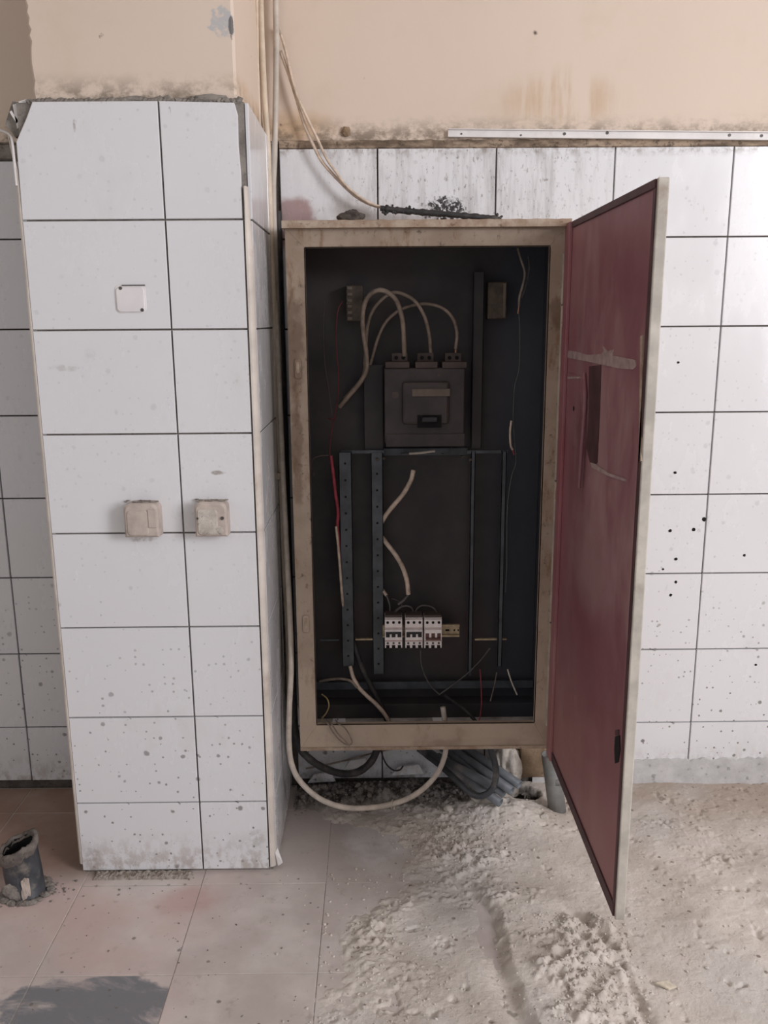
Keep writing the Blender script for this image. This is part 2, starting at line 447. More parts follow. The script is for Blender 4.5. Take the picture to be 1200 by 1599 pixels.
M['hole'] = plain('deep_hole', (0.008, 0.007, 0.007), 0.9, 0.1)
M['paper'] = plain('torn_paper', (0.36, 0.26, 0.25), 0.8, 0.2, 40.0)
M['wall'] = plain('plain_plaster', (0.62, 0.58, 0.53), 0.9, 0.06, 5.0)
M['leaf'] = plain('dry_chip', (0.62, 0.55, 0.44), 0.8, 0.15, 60.0)


# ------------------------------------------------------------------ mesh helpers
class MB:
    def __init__(self):
        self.v, self.f, self.s = [], [], []

    def add(self, vs, fs, smooth=False):
        n = len(self.v)
        self.v += [Vector(x) for x in vs]
        self.f += [tuple(i + n for i in f) for f in fs]
        self.s += [smooth] * len(fs)
        return self

    def box(self, a, b, rot=None, ch=0.0):
        """Box from corner a to corner b, edges chamfered by ch."""
        lo = Vector([min(p, q) for p, q in zip(a, b)])
        hi = Vector([max(p, q) for p, q in zip(a, b)])
        c = (lo + hi) / 2
        h = (hi - lo) / 2
        ch = min(ch, min(h) * 0.9)
        if ch <= 0:
            vs = [Vector((sx * h.x, sy * h.y, sz * h.z)) for sx in (-1, 1) for sy in (-1, 1) for sz in (-1, 1)]
            fs = [(0, 1, 3, 2), (4, 6, 7, 5), (0, 4, 5, 1), (2, 3, 7, 6), (0, 2, 6, 4), (1, 5, 7, 3)]
        else:
            bm = bmesh.new()
            bmesh.ops.create_cube(bm, size=1)
            for v in bm.verts:
                v.co = Vector((v.co.x * 2 * h.x, v.co.y * 2 * h.y, v.co.z * 2 * h.z))
            bmesh.ops.bevel(bm, geom=bm.edges[:], offset=ch, segments=2, affect='EDGES', profile=0.5)
            bm.verts.index_update()
            vs = [v.co.copy() for v in bm.verts]
            fs = [tuple(v.index for v in f.verts) for f in bm.faces]
            bm.free()
        if rot is not None:
            vs = [rot @ v for v in vs]
        return self.add([v + c for v in vs], fs)

    def prism(self, pts, d, ch=0.0):
        """Polygon pts (3-D, counter-clockwise seen from the side d points to) pushed out by vector d, front rim chamfered."""
        pts = [Vector(p) for p in pts]
        d = Vector(d)
        n = len(pts)
        c = sum(pts, Vector()) / n
        rings = [pts]
        if ch > 0:
            rings.append([p + d - d.normalized() * ch for p in pts])
            ins = []
            for p in pts:
                q = c - p
                ins.append(p + d + q.normalized() * ch * 1.3)
            rings.append(ins)
        else:
            rings.append([p + d for p in pts])
        vs = [p for r in rings for p in r]
        fs = []
        for k in range(len(rings) - 1):
            for i in range(n):
                j = (i + 1) % n
                fs.append((k * n + i, k * n + j, (k + 1) * n + j, (k + 1) * n + i))
        fs.append(tuple((len(rings) - 1) * n + i for i in range(n)))
        fs.append(tuple(reversed(range(n))))
        return self.add(vs, fs)

    def cyl(self, a, b, r, seg=16, r2=None, cap=True, smooth=True):
        a, b = Vector(a), Vector(b)
        r2 = r if r2 is None else r2
        ax = (b - a).normalized()
        u = ax.orthogonal().normalized()
        w = ax.cross(u)
        vs = []
        for p, rr in ((a, r), (b, r2)):
            for i in range(seg):
                t = 2 * math.pi * i / seg
                vs.append(p + (u * math.cos(t) + w * math.sin(t)) * rr)
        self.add(vs, [(i, (i + 1) % seg, seg + (i + 1) % seg, seg + i) for i in range(seg)], smooth)
        if cap:
            self.add(vs[:seg], [tuple(reversed(range(seg)))])
            self.add(vs[seg:], [tuple(range(seg))])
        return self

    def pipe(self, a, b, r, ri, seg=16):
        """Hollow pipe, open ends."""
        a, b = Vector(a), Vector(b)
        ax = (b - a).normalized()
        u = ax.orthogonal().normalized()
        w = ax.cross(u)
        vs = []
        for p, rr in ((a, r), (b, r), (b, ri), (a, ri)):
            for i in range(seg):
                t = 2 * math.pi * i / seg
                vs.append(p + (u * math.cos(t) + w * math.sin(t)) * rr)
        fs = []
        for k in range(4):
            k2 = (k + 1) % 4
            for i in range(seg):
                j = (i + 1) % seg
                fs.append((k * seg + i, k * seg + j, k2 * seg + j, k2 * seg + i))
        return self.add(vs, fs, True)

    def tube(self, pts, r, seg=8, sub=6, rough=0.0, taper=None):
        """Round cable along a smooth curve through pts."""
        P = [Vector(p) for p in pts]
        Q = []
        E = [P[0] * 2 - P[1]] + P + [P[-1] * 2 - P[-2]]
        for i in range(len(P) - 1):
            p0, p1, p2, p3 = E[i], E[i + 1], E[i + 2], E[i + 3]
            for k in range(sub):
                t = k / sub
                Q.append(0.5 * ((2 * p1) + (p2 - p0) * t + (2 * p0 - 5 * p1 + 4 * p2 - p3) * t * t + (3 * p1 - p0 - 3 * p2 + p3) * t ** 3))
        Q.append(P[-1])
        T = [(Q[min(i + 1, len(Q) - 1)] - Q[max(i - 1, 0)]).normalized() for i in range(len(Q))]
        u = T[0].orthogonal().normalized()
        vs = []
        for i, (q, t) in enumerate(zip(Q, T)):
            u = (u - t * u.dot(t)).normalized()
            w = t.cross(u)
            rr = r * (1 + rough * (random.random() - 0.5) * 2)
            if taper:
                s = i / (len(Q) - 1)
                rr *= taper[0] + (taper[1] - taper[0]) * s
            for k in range(seg):
                a = 2 * math.pi * k / seg
                vs.append(q + (u * math.cos(a) + w * math.sin(a)) * rr)
        n = len(Q)
        fs = [(i * seg + k, i * seg + (k + 1) % seg, (i + 1) * seg + (k + 1) % seg, (i + 1) * seg + k)
              for i in range(n - 1) for k in range(seg)]
        self.add(vs, fs, True)
        self.add(vs[:seg], [tuple(reversed(range(seg)))])
        self.add(vs[-seg:], [tuple(range(seg))])
        return self

    def rock(self, c, r, seed=0, sub=2, amp=0.35, flat=None):
        bm = bmesh.new()
        bmesh.ops.create_icosphere(bm, subdivisions=sub, radius=1)
        o = Vector((seed * 3.7, seed * 1.3, seed * 2.1))
        r = Vector(r) if not isinstance(r, (int, float)) else Vector((r, r, r))
        for v in bm.verts:
            k = 1 + amp * mnoise.noise(v.co * 1.3 + o) + amp * 0.5 * mnoise.noise(v.co * 3.1 + o)
            q = v.co * k
            v.co = Vector((q.x * r.x, q.y * r.y, q.z * r.z))
        bm.verts.index_update()
        vs = [v.co + Vector(c) for v in bm.verts]
        if flat is not None:
            for v in vs:
                v.z = max(v.z, flat)
        fs = [tuple(v.index for v in f.verts) for f in bm.faces]
        bm.free()
        return self.add(vs, fs)

    def build(self, name, mat, parent=None, org=None, loc=None):
        """Link as ONE mesh object; org is taken off the vertices (the thing's base)."""
        me = bpy.data.meshes.new(name)
        o0 = Vector(org) if org is not None else (parent['_o'] if parent is not None and '_o' in parent else None)
        o0 = Vector(o0) if o0 is not None else Vector()
        me.from_pydata([tuple(v - o0) for v in self.v], [], self.f)
        me.polygons.foreach_set('use_smooth', self.s)
        me.materials.append(mat)
        me.update()
        o = bpy.data.objects.new(name, me)
        COL.objects.link(o)
        if parent is not None:
            o.parent = parent
            if '_o' in parent:
                o['_o'] = parent['_o']
        else:
            o.location = o0
            o['_o'] = tuple(o0)
        return o


def tag(o, label, cat, group=None):
    o['label'] = label
    o['category'] = cat
    if group:
        o['group'] = group
    return o


def thing(name, label, cat, loc, group=None):
    o = bpy.data.objects.new(name, None)
    COL.objects.link(o)
    o.location = loc
    o.empty_display_size = 0.05
    o['_o'] = tuple(loc)
    return tag(o, label, cat, group)


def structure(o):
    o['kind'] = 'structure'
    return o


# ================================================================== ROOM SHELL
ZT = 1.967                      # top of the tiled dado
mb = MB().box((-4.1, 0.010, -0.12), (3.3, 0.20, 3.3))
wall_back = structure(mb.build('wall_back', M['grout']))
wall_back['label'] = 'cream painted wall over a white tiled dado behind the cabinet'


def wavy_sheet(x0, x1, z0, z1, y, thick, edge_amp, step=0.012, seed=0, edges='b'):
    """Upright plaster sheet whose chosen edges (b bottom, t top) are ragged."""
    m = MB()
    n = max(2, int(abs(x1 - x0) / step))
    vs = []
    for i in range(n + 1):
        x = x0 + (x1 - x0) * i / n
        r = mnoise.noise(Vector((x * 30, seed, 0))) * 0.6 + mnoise.noise(Vector((x * 90, seed, 3))) * 0.4
        r2 = mnoise.noise(Vector((x * 26, seed + 9, 0))) * 0.6 + mnoise.noise(Vector((x * 80, seed, 7))) * 0.4
        zb = z0 + (edge_amp * r if 'b' in edges else 0)
        zt = z1 + (edge_amp * r2 if 't' in edges else 0)
        vs += [(x, y, zb), (x, y, zt), (x, y - thick, zb + thick * 0.4), (x, y - thick, zt - (thick * 0.4 if 't' in edges else 0))]
    fs = []
    for i in range(n):
        a, b = i * 4, i * 4 + 4
        fs += [(a + 2, b + 2, b + 3, a + 3), (a, b, b + 2, a + 2), (a + 1, a + 3, b + 3, b + 1), (a, a + 1, b + 1, b)]
    fs += [(0, 2, 3, 1), (n * 4, n * 4 + 1, n * 4 + 3, n * 4 + 2)]
    return m.add(vs, fs)


wavy_sheet(-4.1, 3.3, 1.982, 3.3, 0.010, 0.012, 0.006, seed=2).build('painted_plaster', M['paint'], wall_back)
# ragged mortar ledge between paint and tiles
wavy_sheet(-0.27, 3.2, ZT - 0.004, 1.995, 0.010, 0.011, 0.004, 0.008, seed=5, edges='bt').build('mortar_ledge', M['grime'], wall_back)
wavy_sheet(-2.5, -0.80, ZT - 0.03, 1.985, 0.010, 0.016, 0.006, 0.008, seed=8, edges='bt').build('mortar_ledge', M['mortar'], wall_back)

TILE_CACHE = {}
P, PW, GAP = 0.252, 0.3355, 0.0042


def tile_mesh(w, h, mat, th=0.008, axis='y'):
    """One glazed tile, lower-left corner at its origin; the front looks to -Y (axis y), +X (axis x) or +Z (axis z)."""
    key = (round(w, 3), round(h, 3), mat.name, axis)
    if key not in TILE_CACHE:
        if axis == 'y':
            m = MB().prism([(0, .01, 0), (w, .01, 0), (w, .01, h), (0, .01, h)], (0, -.01, 0), 0.0013)
        elif axis == 'x':
            m = MB().prism([(-th, 0, 0), (-th, w, 0), (-th, w, h), (-th, 0, h)], (th, 0, 0), 0.0013)
        else:
            m = MB().prism([(0, 0, -th), (w, 0, -th), (w, h, -th), (0, h, -th)], (0, 0, th), 0.0010)
        me = bpy.data.meshes.new('tile')
        me.from_pydata([tuple(v) for v in m.v], [], m.f)
        me.materials.append(mat)
        TILE_CACHE[key] = me
    return TILE_CACHE[key]


def lay_tile(loc, w, h, mat, parent, axis='y', name='tile', tilt=0.0025):
    o = bpy.data.objects.new(name, tile_mesh(w, h, mat, axis=axis))
    COL.objects.link(o)
    o.parent = parent
    o.location = loc
    o.rotation_euler = tuple(random.uniform(-tilt, tilt) if k != 'y' or axis != 'y' else random.uniform(-tilt, tilt) * 0.3
                             for k in 'xyz')
    return o


XR, ZR = 1.0119, 1.7222         # a joint crossing on the right-hand tiling
rows = [(ZR, ZT)] + [(ZR - (k + 1) * P, ZR - k * P) for k in range(6)] + [(0.02, ZR - 6 * P)]
for (za, zb) in rows:
    for j in range(-4, 8):
        xa, xb = XR + (j - 1) * PW, XR + j * PW
        xa = max(xa, -0.272)
        if xb - xa < 0.03 or xb > 3.1:
            continue
        if za < ZR - 0.01 and xb < 0.45 and xa > -0.25 and zb > 0.5:
            continue            # covered by the cabinet's back
        lay_tile((xa + GAP / 2, 0, za + GAP / 2), xb - xa - GAP, zb - za - GAP, M['tile'], wall_back)
XL = -1.147                     # the tiling in the recess left of the column
rowsl = [(1.7273 + P * 0.0, ZT - 0.028)] + [(1.7273 - (k + 1) * P, 1.7273 - k * P) for k in range(6)] + [(0.025, 1.7273 - 6 * P)]
for (za, zb) in rowsl:
    for j in range(-3, 2):
        xa, xb = XL + (j - 1) * PW, min(XL + j * PW, -0.80)
        if xb > xa + 0.02:
            lay_tile((xa + GAP / 2, 0, za + GAP / 2), xb - xa - GAP, zb - za - GAP, M['coltile'], wall_back)
# cement smeared over the foot of the right-hand tiling
wavy_sheet(0.50, 3.0, -0.05, 0.083, 0.004, 0.009, 0.022, 0.012, seed=12, edges='t').build('cement_smear', M['cement'], wall_back)

# other walls, out of the picture
m = MB().box((3.25, -4.6, -0.12), (3.45, 0.2, 1.3)).box((3.25, -4.6, 2.7), (3.45, 0.2, 3.3)).box((3.25, -2.0, 1.3), (3.45, 0.2, 2.7)).box((3.25, -4.6, 1.3), (3.45, -4.4, 2.7))
structure(m.build('wall_right', M['wall']))
m = MB().box((3.27, -4.4, 1.3), (3.33, -4.34, 2.7)).box((3.27, -2.06, 1.3), (3.33, -2.0, 2.7)).box((3.27, -4.34, 1.3), (3.33, -2.06, 1.36)).box((3.27, -4.34, 2.64), (3.33, -2.06, 2.7))
structure(m.build('window_1', M['trim']))
m = MB().box((-4.15, -4.6, -0.12), (-4.0, 0.2, 1.4)).box((-4.15, -4.6, 2.8), (-4.0, 0.2, 3.3)).box((-4.15, -1.5, 1.4), (-4.0, 0.2, 2.8)).box((-4.15, -4.6, 1.4), (-4.0, -3.3, 2.8))
structure(m.build('wall_left', M['wall']))
m = MB().box((-4.1, -3.3, 1.4), (-4.04, -3.24, 2.8)).box((-4.1, -1.56, 1.4), (-4.04, -1.5, 2.8)).box((-4.1, -3.24, 1.4), (-4.04, -1.56, 1.46)).box((-4.1, -3.24, 2.74), (-4.04, -1.56, 2.8))
structure(m.build('added_window', M['trim']))  # unseen frame added round the left fill light
structure(MB().box((-4.15, -4.6, 3.3), (3.45, 0.2, 3.45)).build('ceiling', M['wall']))

# ------------------------------------------------------------------ floor
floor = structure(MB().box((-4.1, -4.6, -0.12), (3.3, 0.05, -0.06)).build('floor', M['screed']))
floor['label'] = 'dusty tiled floor with rough screed spread over its right half'
M['floorjoint'] = mat_mortar('pale_floor_joint', (0.36, 0.32, 0.28), (0.50, 0.46, 0.42))
MB().box((-1.9, -1.9, -0.058), (0.45, -0.12, -0.0016)).box((-1.9, -0.12, -0.058), (-0.2, 0.0, -0.0016)).build('joint_bed', M['floorjoint'], floor)
FXs = [-1.815, -1.481, -1.148, -0.815, -0.490, -0.152, 0.180, 0.515]
FYs = [-1.85, -1.51, -1.175, -0.842, -0.511, -0.150, -0.004]
for i in range(len(FXs) - 1):
    for j in range(len(FYs) - 1):
        if -0.83 < FXs[i] < -0.3 and FYs[j] > -0.46 and False:
            continue
        if FXs[i] > -0.2 and FYs[j + 1] > -0.1:
            continue            # broken out where the pipes come up
        if FXs[i] > 0.1 and FYs[j] < -0.9:
            continue
        g = 0.0022
        o = lay_tile((FXs[i] + g / 2, FYs[j] + g / 2, random.uniform(-0.0012, 0.0006)), FXs[i + 1] - FXs[i] - g, FYs[j + 1] - FYs[j] - g,
                     M['floor_tile'], floor, 'z', tilt=0.0012)

# rough screed: height field
def vnoise(x, y, s, seed):
    x, y = x * s + seed * 17.3, y * s + seed * 9.1
    xi, yi = np.floor(x).astype(np.int64), np.floor(y).astype(np.int64)
    xf, yf = x - xi, y - yi

    def h(a, b):
        n = (a * 374761393 + b * 668265263 + seed * 974634) & 0x7fffffff
        n = ((n ^ (n >> 13)) * 1274126177) & 0x7fffffff
        return ((n ^ (n >> 16)) & 0xffff) / 65535.0
    u, v = xf * xf * (3 - 2 * xf), yf * yf * (3 - 2 * yf)
    return (h(xi, yi) * (1 - u) + h(xi + 1, yi) * u) * (1 - v) + (h(xi, yi + 1) * (1 - u) + h(xi + 1, yi + 1) * u) * v


def fbm(x, y, s, seed, o=4, g=0.5):
    t, a, k = 0, 1.0, 0
    for i in range(o):
        t = t + a * (vnoise(x, y, s * 2 ** i, seed + i) - 0.5)
        k += a
        a *= g
    return t / k * 2


def sstep(a, b, x):
    t = np.clip((x - a) / (b - a), 0, 1)
    return t * t * (3 - 2 * t)


def gauss(X, Y, cx, cy, rx, ry):
    return np.exp(-(((X - cx) / rx) ** 2 + ((Y - cy) / ry) ** 2))


def screed_height(X, Y):
    # left limit of the spread mortar, from the pipes down to the near edge
    lim = np.interp(-Y, [0.0, 0.13, 0.20, 0.30, 0.45, 0.55, 0.70, 0.85, 1.0, 1.4], [-0.27, -0.27, -0.22, 0.02, 0.06, -0.01, -0.14, -0.13, -0.17, -0.2])
    d = X - lim + 0.06 * fbm(X, Y, 14, 3) + 0.03 * fbm(X, Y, 45, 5)
    cover = sstep(-0.03, 0.13, d)
    H = -0.006 + cover * (0.013 + 0.009 * fbm(X, Y, 3.2, 1) + 0.0045 * fbm(X, Y, 11, 2, 3, 0.5))
    rough = np.clip(gauss(X, Y, 0.19, -0.36, 0.13, 0.20) * 1.3 + gauss(X, Y, 0.02, -0.70, 0.10, 0.16) + gauss(X, Y, 0.36, -0.66, 0.12, 0.10) * 0.9
                    + gauss(X, Y, 0.75, -0.20, 0.25, 0.10) * 0.7 + gauss(X, Y, 0.95, -0.45, 0.14, 0.10) * 0.6 + 0.12, 0, 1)
    rough = rough * sstep(-0.25, 0.25, fbm(X, Y, 9, 61, 3))
    crumbs = np.clip(fbm(X, Y, 42, 7, 3, 0.6) - 0.16, 0, 1) * 0.030 + np.clip(fbm(X, Y, 95, 8, 2, 0.6) - 0.2, 0, 1) * 0.014
    H += cover * rough * crumbs
    H += cover * 0.0009 * fbm(X, Y, 110, 51, 2, 0.6)
    pits = np.clip(fbm(X, Y, 30, 71, 3, 0.6) - 0.42, 0, 1)
    H -= cover * pits * 0.03
    # long trowel marks
    tm = fbm(X * 0.35 + Y * 0.1, Y * 1.2 - X * 0.5, 26, 81, 2)
    H += cover * 0.0022 * tm * sstep(0.0, 0.3, fbm(X, Y, 3, 82))
    H += cover * sstep(0.25, 0.0, d) * 0.010 * np.clip(fbm(X, Y, 50, 33, 3, 0.6), 0, 1)
    # trowel step running towards the viewer
    sx = np.interp(-Y, [0.50, 0.63, 0.80, 1.0, 1.3], [0.22, 0.285, 0.285, 0.315, 0.36]) + 0.012 * fbm(X, Y, 18, 12)
    st = sstep(-0.012, 0.022, X - sx) * sstep(-0.50, -0.62, Y)
    H += 0.016 * st * np.exp(-np.clip(X - sx, 0, 9) / 0.35)
    H -= 0.010 * np.exp(-((X - sx + 0.02) / 0.025) ** 2) * sstep(-0.52, -0.64, Y)
    # nubbly raw patch below the door
    patch = sstep(0.9, 0.55, np.sqrt(((X - 0.47 + (Y + .85) * -0.15) / 0.15) ** 2 + ((Y + 0.86) / 0.26) ** 2) + 0.35 * fbm(X, Y, 9, 14))
    H += patch * (0.006 + 0.024 * np.clip(fbm(X, Y, 48, 15, 3, 0.55) + 0.15, 0, 1))
    # dug edge right of it
    gx = np.interp(-Y, [0.60, 0.72, 0.85, 1.0, 1.2], [0.46, 0.535, 0.56, 0.575, 0.60])
    H -= 0.016 * np.exp(-((X - gx + 0.012 * fbm(X, Y, 25, 16)) / 0.014) ** 2) * sstep(-0.60, -0.68, Y)
    # low mound at the foot of the pipes, soil under the cabinet
    H += 0.045 * gauss(X, Y, 0.36, -0.19, 0.11, 0.085) * (1 + 0.4 * fbm(X, Y, 30, 18))
    H += 0.035 * gauss(X, Y, 0.03, -0.075, 0.13, 0.05) * (1 + 0.9 * fbm(X, Y, 26, 19))
    H += 0.030 * gauss(X, Y, -0.18, -0.08, 0.10, 0.05) * (1 + 0.9 * fbm(X, Y, 26, 20))
    H += sstep(-0.22, -0.12, Y) * sstep(0.35, 0.2, X) * 0.016 * fbm(X, Y, 40, 22, 4, 0.6)
    H -= 0.075 * sstep(1.0, 0.6, np.sqrt(((X - 0.447) / 0.080) ** 2 + ((Y + 0.075) / 0.050) ** 2) + 0.25 * fbm(X, Y, 22, 40))
    # slab behind the door sits slightly lower towards the wall
    H += -0.012 * sstep(-0.5, -0.1, Y) * sstep(0.45, 0.65, X)
    return np.where(cover < 0.01, -0.02, np.maximum(H, -0.055))


gx = np.arange(-0.275, 1.45, 0.0038)
gy = np.arange(-1.25, 0.004, 0.0038)
GX, GY = np.meshgrid(gx, gy)
GZ = screed_height(GX, GY)
ny, nx = GX.shape
vs = np.stack([GX, GY, GZ], -1).reshape(-1, 3)
idx = np.arange(ny * nx).reshape(ny, nx)
fs = np.stack([idx[:-1, :-1], idx[:-1, 1:], idx[1:, 1:], idx[1:, :-1]], -1).reshape(-1, 4)
keep = (vs[:, 2] > -0.0195)[fs].any(1)
fs = fs[keep]
me = bpy.data.meshes.new('screed_layer')
me.from_pydata(vs.tolist(), [], fs.tolist())
me.polygons.foreach_set('use_smooth', [True] * len(me.polygons))
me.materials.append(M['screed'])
so = bpy.data.objects.new('screed_layer', me)
COL.objects.link(so)
so.parent = floor


def ground(x, y):
    return float(max(0.0, screed_height(np.array([x]), np.array([y]))[0]))


# crumbs of mortar and grit lying about: nobody could count them
mb = MB()
ico = []
bm = bmesh.new()
bmesh.ops.create_icosphere(bm, subdivisions=1, radius=1)
bm.verts.index_update()
ICV = [v.co.copy() for v in bm.verts]
ICF = [tuple(v.index for v in f.verts) for f in bm.faces]
bm.free()


def crumb(m, x, y, r, z=None):
    z = ground(x, y) if z is None else z
    a = random.uniform(0, 6.3)
    ca, sa = math.cos(a), math.sin(a)
    sx, sy, sz = r * random.uniform(0.6, 1.3), r * random.uniform(0.6, 1.3), r * random.uniform(0.5, 0.9)
    vs = []
    for v in ICV:
        k = random.uniform(0.75, 1.2)
        px, py = v.x * sx * k, v.y * sy * k
        vs.append((x + px * ca - py * sa, y + px * sa + py * ca, z + sz * 0.35 + v.z * sz * k))
    m.add(vs, ICF)


for _ in range(520):            # edge of the spread mortar and by the pipes
    x, y = random.gauss(0.20, 0.085), random.gauss(-0.33, 0.085)
    crumb(mb, x, min(y, -0.03), random.choice([0.0014, 0.002, 0.0025, 0.003, 0.0045]))
for _ in range(380):
    x, y = random.gauss(0.02, 0.11), random.uniform(-1.0, -0.45)
    crumb(mb, x, y, random.choice([0.0012, 0.002, 0.003, 0.004]))
for _ in range(700):
    x, y = random.gauss(0.48, 0.07), random.uniform(-1.05, -0.66)
    crumb(mb, x, y, random.choice([0.0015, 0.0022, 0.003, 0.0045]))
for _ in range(450):
    x, y = random.uniform(0.15, 1.25), random.uniform(-1.05, -0.04)
    crumb(mb, x, y, random.choice([0.001, 0.0016, 0.0025, 0.0035]))
o = mb.build('mortar_crumbs', M['screed'])
o['kind'] = 'stuff'
tag(o, 'crumbs of dried mortar scattered over the rough screed', 'rubble')
mb = MB()
for _ in range(420):
    x, y = random.uniform(-0.26, 0.30), random.gauss(-0.10, 0.035)
    crumb(mb, x, min(y, -0.03), random.choice([0.002, 0.003, 0.003, 0.004, 0.006, 0.009]))
for _ in range(70):
    x, y = random.gauss(-0.90, 0.035), random.gauss(-0.53, 0.02)
    crumb(mb, x, y, random.choice([0.0015, 0.0025, 0.004]), 0)
o = mb.build('dark_grit', M['mortar'])
o['kind'] = 'stuff'
tag(o, 'dark soil and grit heaped under the cabinet', 'rubble')
mb = MB()
for _ in range(160):
    x, y = random.uniform(-1.15, 0.1), random.uniform(-1.02, -0.48)
    crumb(mb, x, y, random.choice([0.001, 0.0015, 0.002, 0.003]), 0)
o = mb.build('floor_grit', M['mortar'])
o['kind'] = 'stuff'
tag(o, 'sparse dark grit strewn over the smooth floor tiles', 'rubble')

# ------------------------------------------------------------------ tiled column
CY = -0.4578
column = structure(MB().box((-0.822, CY + 0.010, -0.02), (-0.302, 0.01, 1.985)).build('column', M['mortar']))
column['label'] = 'tiled column left of the cabinet, painted cream above the tiles'
# painted upper shaft with a chipped left arris
mb = MB()
prof = []
zz = np.arange(1.984, 3.31, 0.012)
vs = []
for z in zz:
    c = 0.006 * mnoise.noise(Vector((1.0, z * 40, 0))) + 0.008 * max(0, mnoise.noise(Vector((4.0, z * 14, 0))))
    vs += [(-0.786 + abs(c), 0.01, z), (-0.786 + abs(c) * 1.6, CY + 0.024 + abs(c) * 0.6, z), (-0.781 + abs(c) * 2.2, CY + 0.018, z), (-0.324, CY + 0.018, z), (-0.318, CY + 0.024, z), (-0.306, 0.01, z)]
n = len(zz)
fs = [(i * 6 + k, i * 6 + k + 1, i * 6 + k + 7, i * 6 + k + 6) for i in range(n - 1) for k in range(5)]
mb.add(vs, fs)
mb.build('painted_shaft', M['paint'], column)
# grey mortar bead on the top edge of the tiles
mb = MB()
for x in np.arange(-0.79, -0.31, 0.009):
    mb.rock((x, CY + 0.013, 1.987 + random.uniform(-0.002, 0.003)), (0.010, 0.008, 0.006 + random.uniform(0, 0.004)), seed=x * 50, sub=1, amp=0.6)
mb.rock((-0.38, CY + 0.012, 1.994), (0.04, 0.008, 0.009), 3, 2).rock((-0.55, CY + 0.012, 1.993), (0.03, 0.008, 0.007), 4, 2)
o = mb.build('mortar_bead', M['mortar'], column)
o['kind'] = 'stuff'

XJ, ZC = -0.495, 1.7272
ctop = 1.985
crow = [(ZC, ctop)] + [(ZC - (k + 1) * P, ZC - k * P) for k in range(6)] + [(0.008, ZC - 6 * P)]
for i, (za, zb) in enumerate(crow):
    lx, rx = XJ - PW + GAP / 2, XJ - GAP / 2
    if i == 0:
        # broken upper outer corner
        pts = [(lx, CY + .01, za + GAP / 2), (rx, CY + .01, za + GAP / 2), (rx, CY + .01, zb), (lx + 0.047, CY + .01, zb), (lx + 0.030, CY + .01, zb - 0.035), (lx + 0.002, CY + .01, zb - 0.085)]
        MB().prism(pts, (0, -0.010, 0), 0.0013).build('tile', M['coltile'], column)
        a, b = XJ + GAP / 2, XJ + 0.183
        pts = [(a, CY + .01, za + GAP / 2), (b - 0.002, CY + .01, za + GAP / 2), (b - 0.001, CY + .01, za + 0.10), (b - 0.004, CY + .01, za + 0.16), (b - 0.003, CY + .01, zb - 0.03), (b - 0.010, CY + .01, zb - 0.004), (a, CY + .01, zb)]
        MB().prism(pts, (0, -0.010, 0), 0.0013).build('tile', M['coltile'], column)
    else:
        lay_tile((lx, CY, za + GAP / 2), PW - GAP, zb - za - GAP, M['coltile'], column)
        lay_tile((XJ + GAP / 2, CY, za + GAP / 2), 0.182 - GAP / 2, zb - za - GAP, M['coltile'], column)
    # flank facing the cabinet: a full tile and a cut one
    lay_tile((-0.292, CY + 0.016, za + GAP / 2), 0.318, zb - za - GAP, M['coltile'], column, 'x')
    lay_tile((-0.292, CY + 0.016 + 0.322, za + GAP / 2), 0.118, zb - za - GAP, M['coltile'], column, 'x')
# quarter-round corner trims
def corner_trim(x, y, z0, z1, r, sgn, name, mat, bend=None):
    m = MB()
    vs = []
    zs = np.linspace(z0, z1, 26)
    for z in zs:
        for k in range(6):
            a = math.pi / 2 * k / 5
            px, py = x + sgn * r * math.sin(a), y + r - r * math.cos(a)
            if bend:
                t = max(0.0, (z - bend[0]) / (z1 - bend[0]))
                px += bend[1] * t * t - sgn * r * 0.6 * t * math.sin(a)
                py += bend[2] * t * t
            vs.append((px, py, z))
        vs.append((vs[-1][0] - sgn * r * 0.8, vs[-1][1], z))
    n = len(zs)
    fs = []
    for i in range(n - 1):
        for k in range(7):
            a, b = i * 7 + k, i * 7 + (k + 1) % 7
            q = (a, b, b + 7, a + 7)
            fs.append(q if sgn > 0 else q[::-1])
    fs += [tuple(range(7))[::-1], tuple((n - 1) * 7 + k for k in range(7))]
    return m.add(vs, fs).build(name, mat, column)


corner_trim(-0.3085, CY - 0.001, 0.015, 1.80, 0.016, 1, 'corner_trim', M['beigetrim'], bend=(1.66, 0.003, -0.006))
corner_trim(-0.8285, CY - 0.0005, 0.03, 1.915, 0.010, -1, 'corner_trim', M['beigetrim'], bend=(1.82, -0.022, 0.02))
# bent white strip torn off the upper left corner, with shards of tile stuck in the mortar
wd = [at(48, 160, CY + .02), at(22, 214, CY + .02), at(30, 235, CY + .02), at(50, 170, CY + .02)]
MB().prism([wd[1] + Vector((0, .05, 0)), wd[3] + Vector((0, .05, -.02)), wd[0] + Vector((0, .05, 0)), at(30, 165, CY + .07), at(19, 200, CY + .07)], (0, -.04, 0)).build('mortar_wedge', M['mortar'], column)
for (a, b, c, d) in (((22, 165), (27, 163), (33, 195), (29, 203)), ((17, 176), (20, 174), (31, 190), (28, 194)), ((31, 160), (43, 156), (46, 160), (33, 166))):
    MB().prism([at(*d, CY + .025), at(*c, CY + .025), at(*b, CY + .025), at(*a, CY + .025)][::1], (0, -0.008, 0)).build('tile_shard', M['trim'], column)
m = MB()
m.tube([at(-2, 203, CY + .06), at(8, 206, CY + .05), at(15, 211, CY + .03), at(19, 222, CY + .01), at(22, 250, CY + .004), at(26, 290, CY + .002)], 0.0035, 6, 6)
m.build('bent_trim_end', M['trim'], column)
